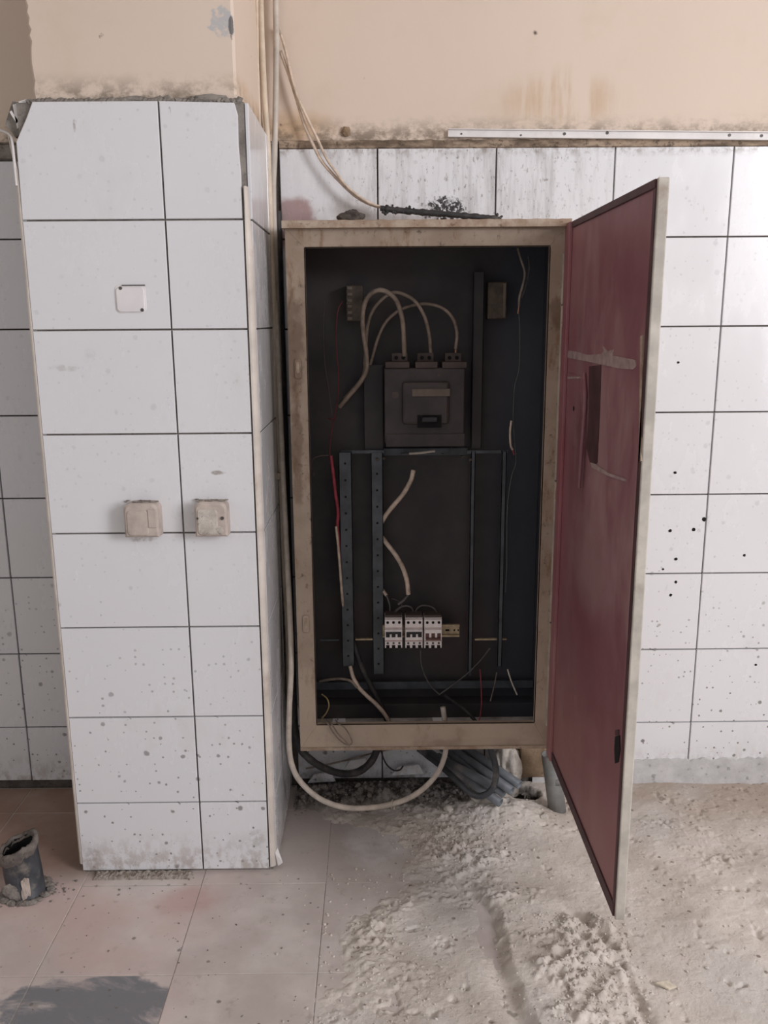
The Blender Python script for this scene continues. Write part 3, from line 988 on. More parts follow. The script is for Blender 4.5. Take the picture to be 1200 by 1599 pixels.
# raw mortar joint at the foot and a torn piece of trim
fm = MB()
fx, fy = np.arange(-0.796, -0.522, 0.004), np.arange(CY - 0.030, CY + 0.003, 0.0035)
for x in fx:
    for y in fy:
        e = min(1.0, (y - fy[0]) / 0.008, (x - fx[0]) / 0.006, (fx[-1] - x) / 0.006)
        fm.v.append(Vector((x + 0.002 * mnoise.noise(Vector((x * 200, y * 200, 1))), y, -0.003 + e * (0.009 + 0.006 * mnoise.noise(Vector((x * 90, y * 90, 0))) + 0.004 * mnoise.noise(Vector((x * 240, y * 240, 5)))))))
k = len(fy)
fm.f = [(a * k + b, (a + 1) * k + b, (a + 1) * k + b + 1, a * k + b + 1) for a in range(len(fx) - 1) for b in range(k - 1)]
fm.s = [False] * len(fm.f)
o = fm.build('foot_mortar', M['footmortar'], column)
MB().prism([at(433, 1350, CY + .01), at(440, 1345, CY + .01), at(438, 1338, CY + .02), at(432, 1322, CY + .02), at(428, 1330, CY + .01)], (0.004, -0.006, 0)).build('trim_shard', M['trim'], column)

# ------------------------------------------------------------------ fittings on the column
def rounded_rect(cx, cz, w, h, r, y, seg=5, top_only=False):
    pts = []
    for (sx, sz, a0) in ((1, -1, -90), (1, 1, 0), (-1, 1, 90), (-1, -1, 180)):
        rr = r if not (top_only and sz < 0) else 0.001
        for k in range(seg + 1):
            a = math.radians(a0 + 90 * k / seg)
            pts.append(Vector((cx + sx * (w / 2 - rr) + rr * math.cos(a), y, cz + sz * (h / 2 - rr) + rr * math.sin(a))))
    return pts


def outlet(px0, px1, py0, py1, label, patched):
    a, b = at(px0, py1, CY), at(px1, py0, CY)
    cx, cz, w, h = (a.x + b.x) / 2, (a.z + b.z) / 2, b.x - a.x, b.z - a.z
    t = thing('outlet_box', label, 'outlet box', (cx, CY, a.z), 'outlet boxes on the column')
    MB().prism(rounded_rect(cx, cz, w, h, 0.017, CY, top_only=True), (0, -0.044, 0), 0.005).build('shell', M['socket'], t)
    MB().prism(rounded_rect(cx - 0.008, cz - 0.006, w * 0.62, h * 0.74, 0.008, CY - 0.044), (0, -0.0025, 0), 0.002).build('face_plate', M['chunk'] if patched else M['socket'], t)
    x = cx + w * 0.36
    MB().cyl((x, CY - 0.043, cz + 0.004), (x, CY - 0.0468, cz + 0.004), 0.0042, 12).build('screw', M['screw'], t)
    if patched:
        MB().cyl((cx - w * 0.4, CY - 0.043, cz + 0.004), (cx - w * 0.4, CY - 0.0468, cz + 0.004), 0.003, 10).build('screw', M['screw'], t)
        MB().rock((cx + w * 0.28, CY - 0.045, cz - h * 0.3), (0.010, 0.004, 0.012), 5, 2).rock((cx, CY - 0.046, cz - h * 0.36), (0.02, 0.004, 0.008), 8, 2).build('cement_lump', M['chunk'], t)
    else:
        MB().box((cx + w * 0.22, CY - 0.0475, cz - h * 0.2), (cx + w * 0.46, CY - 0.044, cz + h * 0.33), ch=0.001).build('side_rib', M['socket'], t)
    mm = MB()
    for k in range(14):
        mm.rock((cx + random.uniform(-w / 2, w / 2), CY - random.uniform(0.004, 0.03), cz + h / 2 + 0.001), (0.006, 0.005, 0.002), k, 1)
    mm.build('dust_cap', M['mortar'], t)


outlet(203, 252, 781, 833, 'beige capped outlet box with one side rib, below the cover plate', False)
outlet(311, 358, 779, 832, 'beige capped outlet box patched with cement, nearer the column corner', True)
a, b = at(182, 489, CY), at(227, 445, CY)
cx, cz = (a.x + b.x) / 2, (a.z + b.z) / 2
t = thing('cover_plate', 'flush square white cover plate with two dark screw holes on column', 'cover plate', (cx, CY, a.z))
MB().prism(rounded_rect(cx, cz, b.x - a.x, b.z - a.z, 0.010, CY), (0, -0.0018, 0), 0.0008).build('rim', M['trim'], t)
MB().prism(rounded_rect(cx, cz - 0.001, b.x - a.x - 0.006, b.z - a.z - 0.007, 0.009, CY - 0.001), (0, -0.004, 0), 0.0015).build('lid', M['plate'], t)
for (px, py) in ((188, 450), (222, 484)):
    q = at(px, py, CY - 0.0055)
    MB().cyl((q.x, CY - 0.004, q.z), (q.x, CY - 0.0056, q.z), 0.0042, 12).build('screw', M['screw'], t)
q = at(207, 445.5, CY)
MB().box((q.x - 0.025, CY - 0.0035, q.z - 0.0015), (q.x + 0.03, CY, q.z + 0.0012)).build('dark_gap', M['screw'], t)

# ------------------------------------------------------------------ plastic trunking strip on the wall
p0, p1 = at(700, 208, -0.012), at(1230, 213, -0.012)
L = 1.25
ang = math.atan2(p1.z - p0.z, p1.x - p0.x)
t = thing('trunking_base', 'white plastic trunking strip screwed along the top of the tiles', 'trunking', (p0.x, -0.012, p0.z))
R = Matrix.Rotation(-ang, 3, 'Y')


def tr(x, y, z):
    return p0 + R @ Vector((x, y, z))


m = MB()
for (za, zb, ya, yb) in ((-0.0115, 0.0095, -0.003, 0.0), (-0.0115, -0.0095, -0.012, 0.0), (0.0080, 0.0100, -0.012, 0.0)):
    v = [tr(x, y, z) for x in (0, L) for y in (ya, yb) for z in (za, zb)]
    m.add(v, [(0, 1, 3, 2), (4, 6, 7, 5), (0, 4, 5, 1), (2, 3, 7, 6), (0, 2, 6, 4), (1, 5, 7, 3)])
m.build('channel', M['trim'], t)
for (px, py, k) in ((721, 209, 0), (814, 211, 0), (882, 209, 1), (949, 207.5, 1), (1140, 211, 1), (1190, 212, 1)):
    q = at(px, py, -0.0155)
    MB().cyl((q.x, -0.014, q.z), (q.x, -0.0165, q.z), 0.0042 if k else 0.0025, 10).build('screw', M['screw'], t)

# ================================================================== CABINET
FY = -0.25
X0, X1, Z0, Z1 = -0.236, 0.492, 0.262, 1.728
cab = thing('electrical_cabinet', 'tall tan steel electrical cabinet on the wall with its maroon door open', 'electrical cabinet', (0.128, -0.125, Z0))
T = 0.003
# carcass: sides, top, bottom (with cable slot), sooty inside
MB().box((X0, FY + 0.003, Z0), (X0 + T, -0.001, Z1)).box((X1 - T, FY + 0.003, Z0), (X1, -0.001, Z1)).box((X0, FY + .003, Z1 - T), (X1, -0.001, Z1)).build('outer_shell', M['tan'], cab)
MB().box((X0 + T, FY + 0.02, Z0 + T), (X0 + 2 * T, -0.006, Z1 - T)).box((X1 - 2 * T, FY + 0.02, Z0 + T), (X1 - T, -0.006, Z1 - T)).box((X0 + T, FY + .02, Z1 - 2 * T), (X1 - T, -0.006, Z1 - T)).build('inner_lining', M['dark'], cab)
MB().box((X0 + T, -0.006, Z0 + 0.003), (X1 - T, -0.001, Z1 - T)).build('back_panel', M['dark'], cab)
MB().box((X0 + 2 * T, -0.062, Z0 + 0.003), (X1 - 2 * T, -0.006, Z0 + 0.05), ch=0.002).build('back_shade_sill', M['dark'], cab)  # added dark sill standing in for shade at the plate's back
M['bottomplate'] = plain('dusty_bottom_plate', (0.56, 0.53, 0.50), 0.7, 0.2, 20.0, dust=(0.14, 0.12, 0.1), dustamt=0.4)
m = MB()
for (a, b) in ((X0 + T, -0.15), (-0.11, 0.165), (0.205, X1 - T)):
    m.box((a, FY + 0.003, Z0), (b, -0.001, Z0 + T))
m.box((X0 + T, FY + 0.003, Z0), (X1 - T, -0.17, Z0 + T))
m.build('bottom_plate', M['bottomplate'], cab)
# front frame: four worn tan members
iL, iR, iB, iT = -0.186, 0.452, 0.338, 1.679
rail_pts = {
    'frame_left': [(X0, Z0), (iL, iB), (iL + 0.0, iT), (X0, Z1)],
    'frame_right': [(iR, iB), (X1, Z0), (X1, Z1), (iR, iT)],
    'frame_top': [(iL, iT), (iR, iT), (X1, Z1), (X0, Z1)],
    'frame_bottom': [(X0, Z0), (X1, Z0), (iR, iB), (iL, iB)],
}
for nm, pts in rail_pts.items():
    MB().prism([(x, FY + 0.004, z) for x, z in pts], (0, -0.004, 0), 0.0006).build('front_frame', M['tan'], cab)
# returned lips round the opening
lip = 0.016
m = MB().box((iL - 0.002, FY, iB), (iL, FY + lip, iT)).box((iR, FY, iB), (iR + 0.002, FY + lip, iT)).box((iL, FY, iT), (iR, FY + lip, iT + 0.002)).box((iL, FY, iB - 0.002), (iR, FY + lip, iB))
m.build('opening_lip', M['tan'], cab)
# bright bare edge along the opening's left and right sides
M['bareedge'] = plain('bare_edge', (0.46, 0.42, 0.36), 0.5, 0.2, 20.0)
MB().box((X1 - 0.006, FY - 0.007, 0.33), (X1 - 0.003, FY, 1.66)).build('door_stop', M['bareedge'], cab)
# lower flange with a bent edge
MB().box((X0, FY - 0.004, Z0 - 0.006), (X1, FY + 0.02, Z0 + 0.004), ch=0.0015).build('lower_flange', M['rusty'], cab)
# rain cap
m = MB()
n = 60
vs = []
for i in range(n + 1):
    x = X0 - 0.006 + (X1 + 0.016 - X0) * i / n
    j = 0.0022 * mnoise.noise(Vector((x * 40, 0, 0)))
    vs += [(x, FY - 0.022, 1.726), (x, FY - 0.022, 1.743 + j), (x, FY - 0.018, 1.745 + j), (x, -0.002, 1.752), (x, -0.002, 1.727)]
fs = [(i * 5 + k, i * 5 + 5 + k, i * 5 + 5 + (k + 1) % 5, i * 5 + (k + 1) % 5) for i in range(n) for k in range(5)]
fs += [(0, 1, 2, 3, 4), tuple(n * 5 + k for k in (4, 3, 2, 1, 0))]
m.add(vs, fs)
m.build('top_cap', M['rusty'], cab)
# latch keeps on the left member
for (px, py) in ((465.5, 576), (478, 975)):
    q = at(px, py, FY - 0.006)
    k = MB().prism(rounded_rect(q.x, q.z, 0.018, 0.052, 0.006, FY), (0, -0.005, 0), 0.001).build('latch_keep', M['tan'], cab)
    MB().prism(rounded_rect(q.x, q.z + 0.004, 0.008, 0.030, 0.003, FY - 0.005), (0, -0.0012, 0)).build('keep_slot', M['rusty'], k)
# welded hinge barrels on the right member
for z in (1.50, 1.03, 0.62):
    h = MB().cyl((X1 + 0.001, FY - 0.006, z - 0.028), (X1 + 0.001, FY - 0.006, z + 0.028), 0.006, 12).build('hinge', M['rusty'], cab)
    MB().cyl((X1 + 0.001, FY - 0.006, z + 0.028), (X1 + 0.001, FY - 0.006, z + 0.032), 0.0075, 12).build('hinge_pin', M['screw'], h)

# door, swung out square to the wall
DX = 0.498
DY0, DY1 = FY - 0.004, -0.981
DZ0, DZ1 = 0.243, 1.734
door = MB().box((DX, DY1 + 0.004, DZ0), (DX + 0.004, DY0, DZ1)).build('door', M['maroon'], cab)
MB().box((DX + 0.0042, DY1 + 0.004, DZ0 + 0.001), (DX + 0.018, DY0, DZ1 - 0.001), ch=0.001).build('outer_skin', M['tan'], door)
# worn free edge, seen end on
MB().box((DX - 0.0015, DY1 - 0.001, DZ0 - 0.001), (DX + 0.0195, DY1 + 0.006, DZ1 + 0.001), ch=0.0025).build('free_edge', M['dooredge'], door)
# returned flange along hinge side, foot and head
MB().box((DX - 0.009, DY0 - 0.052, DZ0), (DX, DY0 - 0.002, DZ1), ch=0.002).build('hinge_stile', M['maroon'], door)
M['shadowred'] = plain('shadow_maroon_flange', (0.085, 0.04, 0.043), 0.6, 0.25, 12.0)  # darker copy of the door maroon, shadow put into the colour
m = MB().box((DX - 0.004, DY1 + 0.010, DZ0), (DX, DY0 - 0.055, DZ0 + 0.030), ch=0.0015)
m.build('foot_flange', M['shadowred'], door)
MB().box((DX - 0.004, DY1 + 0.010, DZ1 - 0.016), (DX, DY0 - 0.055, DZ1), ch=0.0015).build('head_flange', M['shadowred'], door)
MB().box((DX - 0.003, DY1 + 0.006, DZ0 + 0.03), (DX, DY1 + 0.020, DZ1 - 0.016), ch=0.001).build('edge_gasket', M['shadowred'], door)
# remains of a document pocket and its torn sticky strip


def doorprism(pp, d, name, mat, parent=door, base=0.0, ch=0.0):
    pts = [atx(px, py, DX - base) for px, py in pp]
    # the face looks to -X: keep the winding that makes normals point there
    nrm = (pts[1] - pts[0]).cross(pts[2] - pts[0])
    if nrm.x > 0:
        pts = pts[::-1]
    return MB().prism(pts, (-d, 0, 0), ch).build(name, mat, parent)


st = doorprism([(886, 547), (902, 549), (918, 554), (940, 553), (968, 557), (993, 562), (995, 572), (990, 577), (966, 575), (940, 569), (910, 563), (885, 558)], 0.0015, 'torn_tape', M['paper'])
doorprism([(941, 553), (945, 548), (943, 541), (951, 549), (957, 546), (955, 552), (960, 545), (958, 557)], 0.0022, 'tape_tear', M['paper'], st)
pk = doorprism([(888, 582), (906, 588), (908, 640), (903, 700), (888, 690)], 0.002, 'pocket_panel', M['maroon'])
doorprism([(889, 588), (907, 588), (907, 591), (889, 592)], 0.004, 'pocket_rim', M['paper'], pk)
q = atx(898, 638, DX)
MB().cyl((DX - 0.001, q.y, q.z), (DX - 0.0032, q.y, q.z), 0.006, 10).build('pocket_hole', M['hole'], pk)
doorprism([(922, 572), (940, 570), (938, 640), (934, 722), (925, 730), (918, 700), (921, 640)], 0.0025, 'pocket_slot', M['shadowred'])
sd = MB()
sd.tube([atx(913, 583, DX - 0.004), atx(914, 620, DX - 0.006), atx(912, 660, DX - 0.007), atx(909, 700, DX - 0.010), atx(905, 762, DX - 0.010)], 0.0045, 8, 5, 0.25)
sd.build('pocket_bar', M['maroon'], door)
doorprism([(924, 722), (931, 724), (951, 738), (979, 748), (980, 752), (952, 743), (926, 730)], 0.003, 'pocket_foot', M['paper'])
doorprism([(1003, 525), (1006, 523), (1004, 720), (1000, 722)], 0.003, 'edge_lath', M['rusty'])
q = [(962, 1150), (969, 1148), (970, 1170), (967, 1190), (962, 1192), (961, 1170)]
doorprism(q, 0.0018, 'lock_slot', M['hole'])
doorprism([(963, 1140), (968, 1139), (968, 1147), (963, 1148)], 0.003, 'lock_tab', M['shadowred'])

# uprights, cross members and mounting rail inside
RY = -0.085
for ui, (pa, pb, y0, y1, yy) in enumerate(((535, 549, 707, 1040, RY), (583, 598, 707, 1052, RY + 0.02), (731, 743, 705, 1055, RY + 0.02), (777, 792, 705, 1040, RY), (736, 757, 425, 700, -0.05), (569, 598, 570, 703, -0.05))):
    a, b = at(pa, y1, yy), at(pb, y0, yy)
    up = MB().box((a.x, yy, a.z), (b.x, yy + 0.002, b.z)).box((a.x, yy, a.z), (a.x + 0.002, yy + 0.022, b.z)).box((b.x - 0.002, yy, a.z), (b.x, yy + 0.022, b.z)).build('mounting_upright', M['rail'] if ui < 4 else M['dark'], cab)
    mm = MB()
    k = a.z + 0.03
    while k < b.z - 0.02:
        mm.box(((a.x + b.x) / 2 - 0.003, yy - 0.0006, k), ((a.x + b.x) / 2 + 0.003, yy + 0.0006, k + 0.006))
        k += 0.05
    if ui < 2:
        mm.build('punched_holes', M['hole'], up)['kind'] = 'stuff'
for (pa, pb, py, yy, th) in ((533, 600, 706, RY + 0.022, 0.010), (730, 794, 706, RY + 0.022, 0.010), (598, 731, 706, -0.02, 0.022), (500, 530, 1000, -0.06, 0.006), (548, 600, 999, RY + 0.024, 0.005), (742, 792, 999, RY + 0.024, 0.005), (480, 850, 1072, -0.05, 0.024)):
    a, b = at(pa, py, yy), at(pb, py, yy)
    MB().box((max(a.x, X0 + 0.008), yy, a.z - th / 2), (min(b.x, X1 - 0.008), yy + 0.010, a.z + th / 2), ch=0.001).build('cross_member', M['brass'] if th < 0.006 else M['rail'], cab)
for (px, py) in ((600, 716), (723, 714), (589, 718), (735, 718)):
    q = at(px, py, RY + 0.01)
    MB().cyl((q.x, RY + 0.022, q.z), (q.x, RY + 0.012, q.z), 0.0045, 6, smooth=False).build('bolt', M['insul'], cab)
# mounting rail for the small breakers
a, b = at(598, 995, -0.075), at(718, 975, -0.075)
dr = MB().box((a.x, -0.07, a.z), (b.x, -0.068, b.z)).box((a.x, -0.078, b.z - 0.006), (b.x, -0.070, b.z)).box((a.x, -0.078, a.z), (b.x, -0.070, a.z + 0.006)).build('mounting_rail', M['brass'], cab)
a2 = at(694, 984, -0.07)
mm = MB()
for (px, w) in ((699, 0.012), (710, 0.005), (716, 0.004)):
    q = at(px, 984, -0.0705)
    mm.box((q.x - w / 2, -0.0708, q.z - 0.003), (q.x + w / 2, -0.069, q.z + 0.003))
mm.build('rail_slot', M['hole'], dr)
for xx in (0.03, 0.20):
    MB().box((xx, -0.068, a.z + 0.006), (xx + 0.02, -0.006, b.z - 0.006)).build('rail_bracket', M['rail'], dr)
# insulator blocks near the top
for (pa, pb, y0, y1, side, mt) in ((541, 567, 445, 502, True, M['insul']), (762, 793, 440, 498, False, M['insul'])):
    a, b = at(pa, y1, -0.06), at(pb, y0, -0.06)
    ib = MB().box((a.x, -0.06, a.z), (b.x, -0.006, b.z), ch=0.003).build('insulator_block', mt, cab)
    if side:
        mm = MB()
        for k in range(6):
            z = a.z + (b.z - a.z) * (k + 0.5) / 6
            mm.box((a.x + 0.004, -0.0635, z - 0.0045), (a.x + 0.018, -0.0595, z + 0.0045), ch=0.001)
        mm.build('terminal_row', M['label'], ib)
    else:
        MB().box((b.x - 0.012, -0.064, a.z + 0.004), (b.x - 0.004, -0.06, b.z - 0.004), ch=0.001).build('side_rib', M['label'], ib)

# ------------------------------------------------------------------ main breaker
BY = -0.125
a, b = at(601, 692, BY), at(727, 574, BY)
mbk = thing('main_breaker', 'large dark moulded case circuit breaker high in the cabinet', 'circuit breaker', ((a.x + b.x) / 2, -0.03, a.z))
MB().box((a.x, BY, a.z), (b.x, -0.03, b.z), ch=0.004).build('case', M['bakelite'], mbk)
MB().box((a.x + 0.01, -0.03, a.z + 0.02), (b.x - 0.01, -0.006, b.z - 0.02)).build('mounting_block', M['bakelite'], mbk)
MB().box((a.x + 0.05, BY - 0.020, a.z + 0.055), (b.x - 0.045, BY, b.z - 0.038), ch=0.008).build('raised_front', M['bakelite'], mbk)
for (pa, pb) in ((602, 640), (649, 684), (691, 730)):
    c, d = at(pa, 575, BY - 0.004), at(pb, 565, BY - 0.004)
    MB().box((c.x, BY - 0.004, c.z), (d.x, -0.04, d.z), ch=0.002).build('terminal_shroud', M['bakelite2'], mbk)
for i, (pa, pb) in enumerate(((612, 637), (652, 678), (695, 721))):
    c, d = at(pa, 566, -0.09), at(pb, 551, -0.09)
    tm = MB().box((c.x, -0.09, c.z), (d.x, -0.06, d.z), ch=0.0015).build('terminal', M['bakelite2'], mbk)
    mm = MB()
    for f in (0.28, 0.72):
        x = c.x + (d.x - c.x) * f
        mm.cyl((x, -0.0895, (c.z + d.z) / 2), (x, -0.0915, (c.z + d.z) / 2), 0.0055, 10)
    mm.build('terminal_hole', M['hole'], tm)
c, d = at(644, 619, BY - 0.021), at(703, 607, BY - 0.021)
MB().box((c.x, BY - 0.024, c.z), (d.x, BY - 0.019, d.z), ch=0.0008).build('label_strip', M['label'], mbk)
c, d = at(652, 668, BY - 0.021), at(690, 648, BY - 0.021)
sl = MB().box((c.x, BY - 0.0215, c.z), (d.x, BY - 0.019, d.z)).build('toggle_recess', M['hole'], mbk)
MB().box((c.x + 0.012, BY - 0.040, d.z - 0.018), (d.x - 0.012, BY - 0.020, d.z - 0.004), ch=0.003).build('toggle', M['toggle'], mbk)
for (px, py) in ((645, 586), (686, 586), (612, 586)):
    q = at(px, py, BY)
    MB().cyl((q.x, BY + 0.001, q.z), (q.x, BY - 0.0015, q.z), 0.004, 10).build('case_screw', M['insul'], mbk)
q = at(618, 617, BY)
MB().prism(rounded_rect(q.x, q.z, 0.018, 0.018, 0.006, BY), (0, -0.0008, 0)).build('rating_sticker', M['bakelite2'], mbk)
c, d = at(603, 697, BY + 0.01), at(726, 676, BY + 0.01)
MB().box((c.x, BY - 0.003, c.z), (d.x, -0.04, d.z), ch=0.002).build('lower_cover', M['bakelite'], mbk)

# ------------------------------------------------------------------ small breakers on the rail
SY = -0.135


def small_breaker(pa, pb, label, first):
    a, b = at(pa, 1012, SY), at(pb, 968, SY)
    w, z0, z1 = b.x - a.x, a.z, b.z
    H = z1 - z0
    t = thing('circuit_breaker', label, 'circuit breaker', ((a.x + b.x) / 2, -0.08, z0), 'small breakers on the rail')
    MB().box((a.x, SY + 0.014, z0 + 0.006), (b.x, -0.0785, z1 + 0.004), ch=0.001).build('case', M['breaker'], t)
    MB().box((a.x, SY + 0.003, z0 + H * 0.66), (b.x, SY + 0.014, z1), ch=0.001).build('upper_front', M['breaker'], t)
    MB().box((a.x, SY + 0.003, z0 + H * 0.09), (b.x, SY + 0.014, z0 + H * 0.23), ch=0.001).build('lower_front', M['breaker'], t)
    MB().box((a.x, SY - 0.003, z0 + H * 0.23), (b.x, SY + 0.014, z0 + H * 0.66), ch=0.0012).build('raised_front', M['breaker'], t)
    MB().box((a.x + 0.001, SY + 0.0015, z0 + H * 0.69), (b.x - 0.001, SY + 0.0035, z0 + H * 0.715)).build('grey_band', M['breaker_shade'], t)
    MB().box((a.x + 0.001, SY - 0.0042, z0 + H * 0.255), (b.x - 0.001, SY - 0.0028, z0 + H * 0.29)).build('grey_band', M['breaker_shade'], t)
    MB().box((a.x + 0.001, SY + 0.012, z1 + 0.003), (b.x - 0.001, -0.082, z1 + 0.011), ch=0.001).build('dusty_top', M['bakelite2'], t)
    for k in range(3):
        x = a.x + w * (k + 0.5) / 3
        MB().cyl((x, SY + 0.0035, z0 + H * 0.90), (x, SY + 0.0015, z0 + H * 0.90), 0.0042, 12).build('screw', M['hole'], t)
        MB().cyl((x, SY + 0.0035, z0 + H * 0.165), (x, SY + 0.0018, z0 + H * 0.165), 0.0034, 10).build('screw', M['screw'], t)
        # wire entry notch along the foot, left open between the teeth
        MB().box((x - w * 0.085, SY + 0.001, z0), (x + w * 0.085, SY + 0.0032, z0 + H * 0.05)).build('wire_entry', M['hole'], t)
        if first != 'up':
            MB().box((x - w * 0.11, SY - 0.004, z0 + H * 0.40), (x + w * 0.11, SY - 0.002, z0 + H * 0.56)).build('toggle_slot', M['toggle'], t)
        else:
            MB().box((x - w * 0.10, SY - 0.004, z0 + H * 0.36), (x + w * 0.10, SY - 0.002, z0 + H * 0.54)).build('toggle_slot', M['toggle_brown'], t)
    for k in range(4):
        x = a.x + w * k / 3
        MB().box((max(a.x, x - w * 0.07), SY + 0.004, z0 - 0.001), (min(b.x, x + w * 0.07), SY + 0.02, z0 + H * 0.10)).build('foot_tooth', M['breaker'], t)
    if first != 'up':
        MB().box((a.x + w * 0.06, SY - 0.010, z0 + H * 0.53), (b.x - w * 0.06, SY - 0.002, z0 + H * 0.585), ch=0.001).build('toggle_bar', M['toggle'], t)
    else:
        MB().box((a.x + w * 0.07, SY - 0.010, z0 + H * 0.32), (b.x - w * 0.07, SY - 0.002, z0 + H * 0.385), ch=0.001).build('toggle_bar', M['toggle_brown'], t)


small_breaker(601.5, 628.5, 'white three-pole breaker with raised black toggles, furthest from the bare rail', 'down')
small_breaker(633.5, 660.5, 'white three-pole breaker with black toggles, between the other two', 'down')
small_breaker(663, 690.5, 'white three-pole breaker with lowered brown toggle beside the bare rail', 'up')

# ================================================================== CABLES
def cable(name, pts, r, mat, label, cat='cable', group=None, rough=0.04, sub=6, seg=8, tip=None, tipmat=None):
    q = [at(px, py, y) for px, py, y in pts]
    base = q[-1]
    if tip:
        t = thing(name, label, cat, base, group)
        MB().tube(q, r, seg, sub, rough).build('sheath', mat, t)
        MB().tube([at(px, py, y) for px, py, y in tip], r * 0.62, 6, 4).build('bare_end', tipmat, t)
        return t
    o = MB().tube(q, r, seg, sub, rough).build(name, mat, None, org=base)
    return tag(o, label, cat, group)


# three feeders bowing over to the main breaker's terminals
cable('feeder_cable', [(632, 556, -.09), (631, 528, -.10), (628, 495, -.11), (617, 466, -.115), (596, 453, -.115), (577, 461, -.11), (568, 482, -.10), (567, 512, -.095), (572, 548, -.09), (573, 574, -.085), (566, 592, -.075), (553, 609, -.065), (540, 624, -.05), (531, 635, -.03)],
      0.0068, M['shaded_cable'], 'thick cream cable bowing over to the main breaker terminal nearest the bend', group='feeder cables of the main breaker')
cable('feeder_cable', [(673, 552, -.08), (671, 525, -.085), (664, 496, -.09), (651, 473, -.09), (634, 461, -.085), (614, 457, -.075), (594, 470, -.065), (579, 492, -.055), (573, 520, -.05), (571, 555, -.05), (568, 585, -.045), (555, 604, -.035), (538, 622, -.02)],
      0.0052, M['shaded_cable'], 'cream cable arching to the middle terminal of the main breaker', group='feeder cables of the main breaker')
cable('feeder_cable', [(712, 545, -.08), (714, 520, -.085), (708, 498, -.085), (693, 482, -.08), (672, 475, -.07), (650, 476, -.055), (625, 484, -.045), (603, 503, -.045), (590, 530, -.045), (582, 558, -.045), (574, 584, -.04), (560, 600, -.03), (542, 618, -.015)],
      0.0048, M['shaded_cable'], 'cream cable arching to the terminal furthest from the bend', group='feeder cables of the main breaker',
      tip=[(712, 546, -.08), (712, 557, -.08)], tipmat=M['copper'])
# cut cables in the middle
cable('cut_cable', [(646, 734, -.09), (642, 750, -.09), (631, 770, -.085), (616, 788, -.08), (604, 803, -.065), (596, 816, -.05)], 0.0070, M['cream_cable'], 'short cut cream cable slanting up in the middle of cabinet', group=None)
cable('cut_cable', [(596, 838, -.045), (606, 851, -.07), (619, 868, -.085), (630, 888, -.095), (636, 908, -.10), (638, 928, -.10)], 0.0072, M['cream_cable'], 'cut cream cable curving down above the small breakers',
      tip=[(638, 928, -.10), (632, 936, -.10), (622, 944, -.10)], tipmat=M['grey_cable'])
cable('cut_cable', [(595, 916, -.05), (599, 923, -.06), (604, 930, -.07)], 0.0050, M['cream_cable'], 'stub of cream cable beside the upright above the first breaker',
      tip=[(604, 930, -.07), (609, 945, -.08), (609, 965, -.09)], tipmat=M['grey_cable'])
cable('jumper_wire', [(616, 966, -.09), (617, 955, -.095), (624, 949, -.10), (634, 946, -.105), (643, 949, -.105), (646, 957, -.10), (646, 967, -.09)], 0.0026, M['grey_cable'], 'thin grey jumper wire linking first and second small breakers', 'wire')
cable('jumper_wire', [(648, 967, -.09), (650, 953, -.095), (658, 946, -.10), (670, 946, -.105), (680, 952, -.105), (687, 966, -.09)], 0.0026, M['grey_cable'], 'thin grey jumper wire linking second and third small breakers', 'wire')
cable('jumper_wire', [(612, 935, -.06), (622, 938, -.08), (628, 946, -.10), (620, 954, -.10), (614, 966, -.09)], 0.0022, M['grey_cable'], 'thin grey wire curling above the first small breaker', 'wire')
cable('cut_cable', [(640, 708, -.04), (657, 707, -.06), (680, 704, -.07)], 0.0040, M['white_cable'], 'short white cable end lying across under the main breaker',
      tip=[(640, 708, -.04), (627, 709, -.03)], tipmat=M['grey_cable'])
cable('loose_wire', [(706, 698, -.07), (702, 706, -.075), (694, 709, -.07), (690, 708, -.05)], 0.0014, M['grey_cable'], 'tiny hooked wire below the corner of the main breaker', 'wire')
# left bundle
cable('red_cable', [(517, 712, -.08), (520, 735, -.09), (524, 770, -.09), (528, 800, -.085), (527, 825, -.08), (532, 870, -.08), (536, 930, -.07), (541, 985, -.06)], 0.0052, M['red_cable'], 'red cable hanging down the inside beside the first upright')
cable('cream_cable', [(525, 822, -.095), (528, 850, -.095), (531, 885, -.095), (534, 925, -.09), (537, 960, -.075)], 0.0040, M['cream_cable'], 'thin cream cable hanging in front of the red cable')
cable('loose_wire', [(535, 470, -.055), (528, 485, -.065), (525, 515, -.07), (526, 550, -.07), (529, 585, -.07), (528, 620, -.07), (523, 650, -.075), (517, 680, -.08), (515, 712, -.08)], 0.0018, M['dark_red'], 'thin reddish wire dropping from the terminal block', 'wire')
cable('loose_wire', [(507, 470, -.04), (505, 520, -.05), (508, 570, -.055), (514, 610, -.06), (519, 650, -.07)], 0.0013, M['dull_wire'], 'thin brown wire nearest the left inner side of cabinet', 'wire')
cable('wire_tie', [(513, 653, -.075), (519, 655, -.082), (525, 652, -.075)], 0.0024, M['dark_red'], 'small red tie round the thin wires', 'tie')
cable('loose_wire', [(513, 711, -.085), (500, 712, -.09), (489, 717, -.09), (487, 730, -.08), (491, 742, -.06)], 0.0018, M['dull_wire'], 'thin loop of wire beside the red cable head', 'wire')
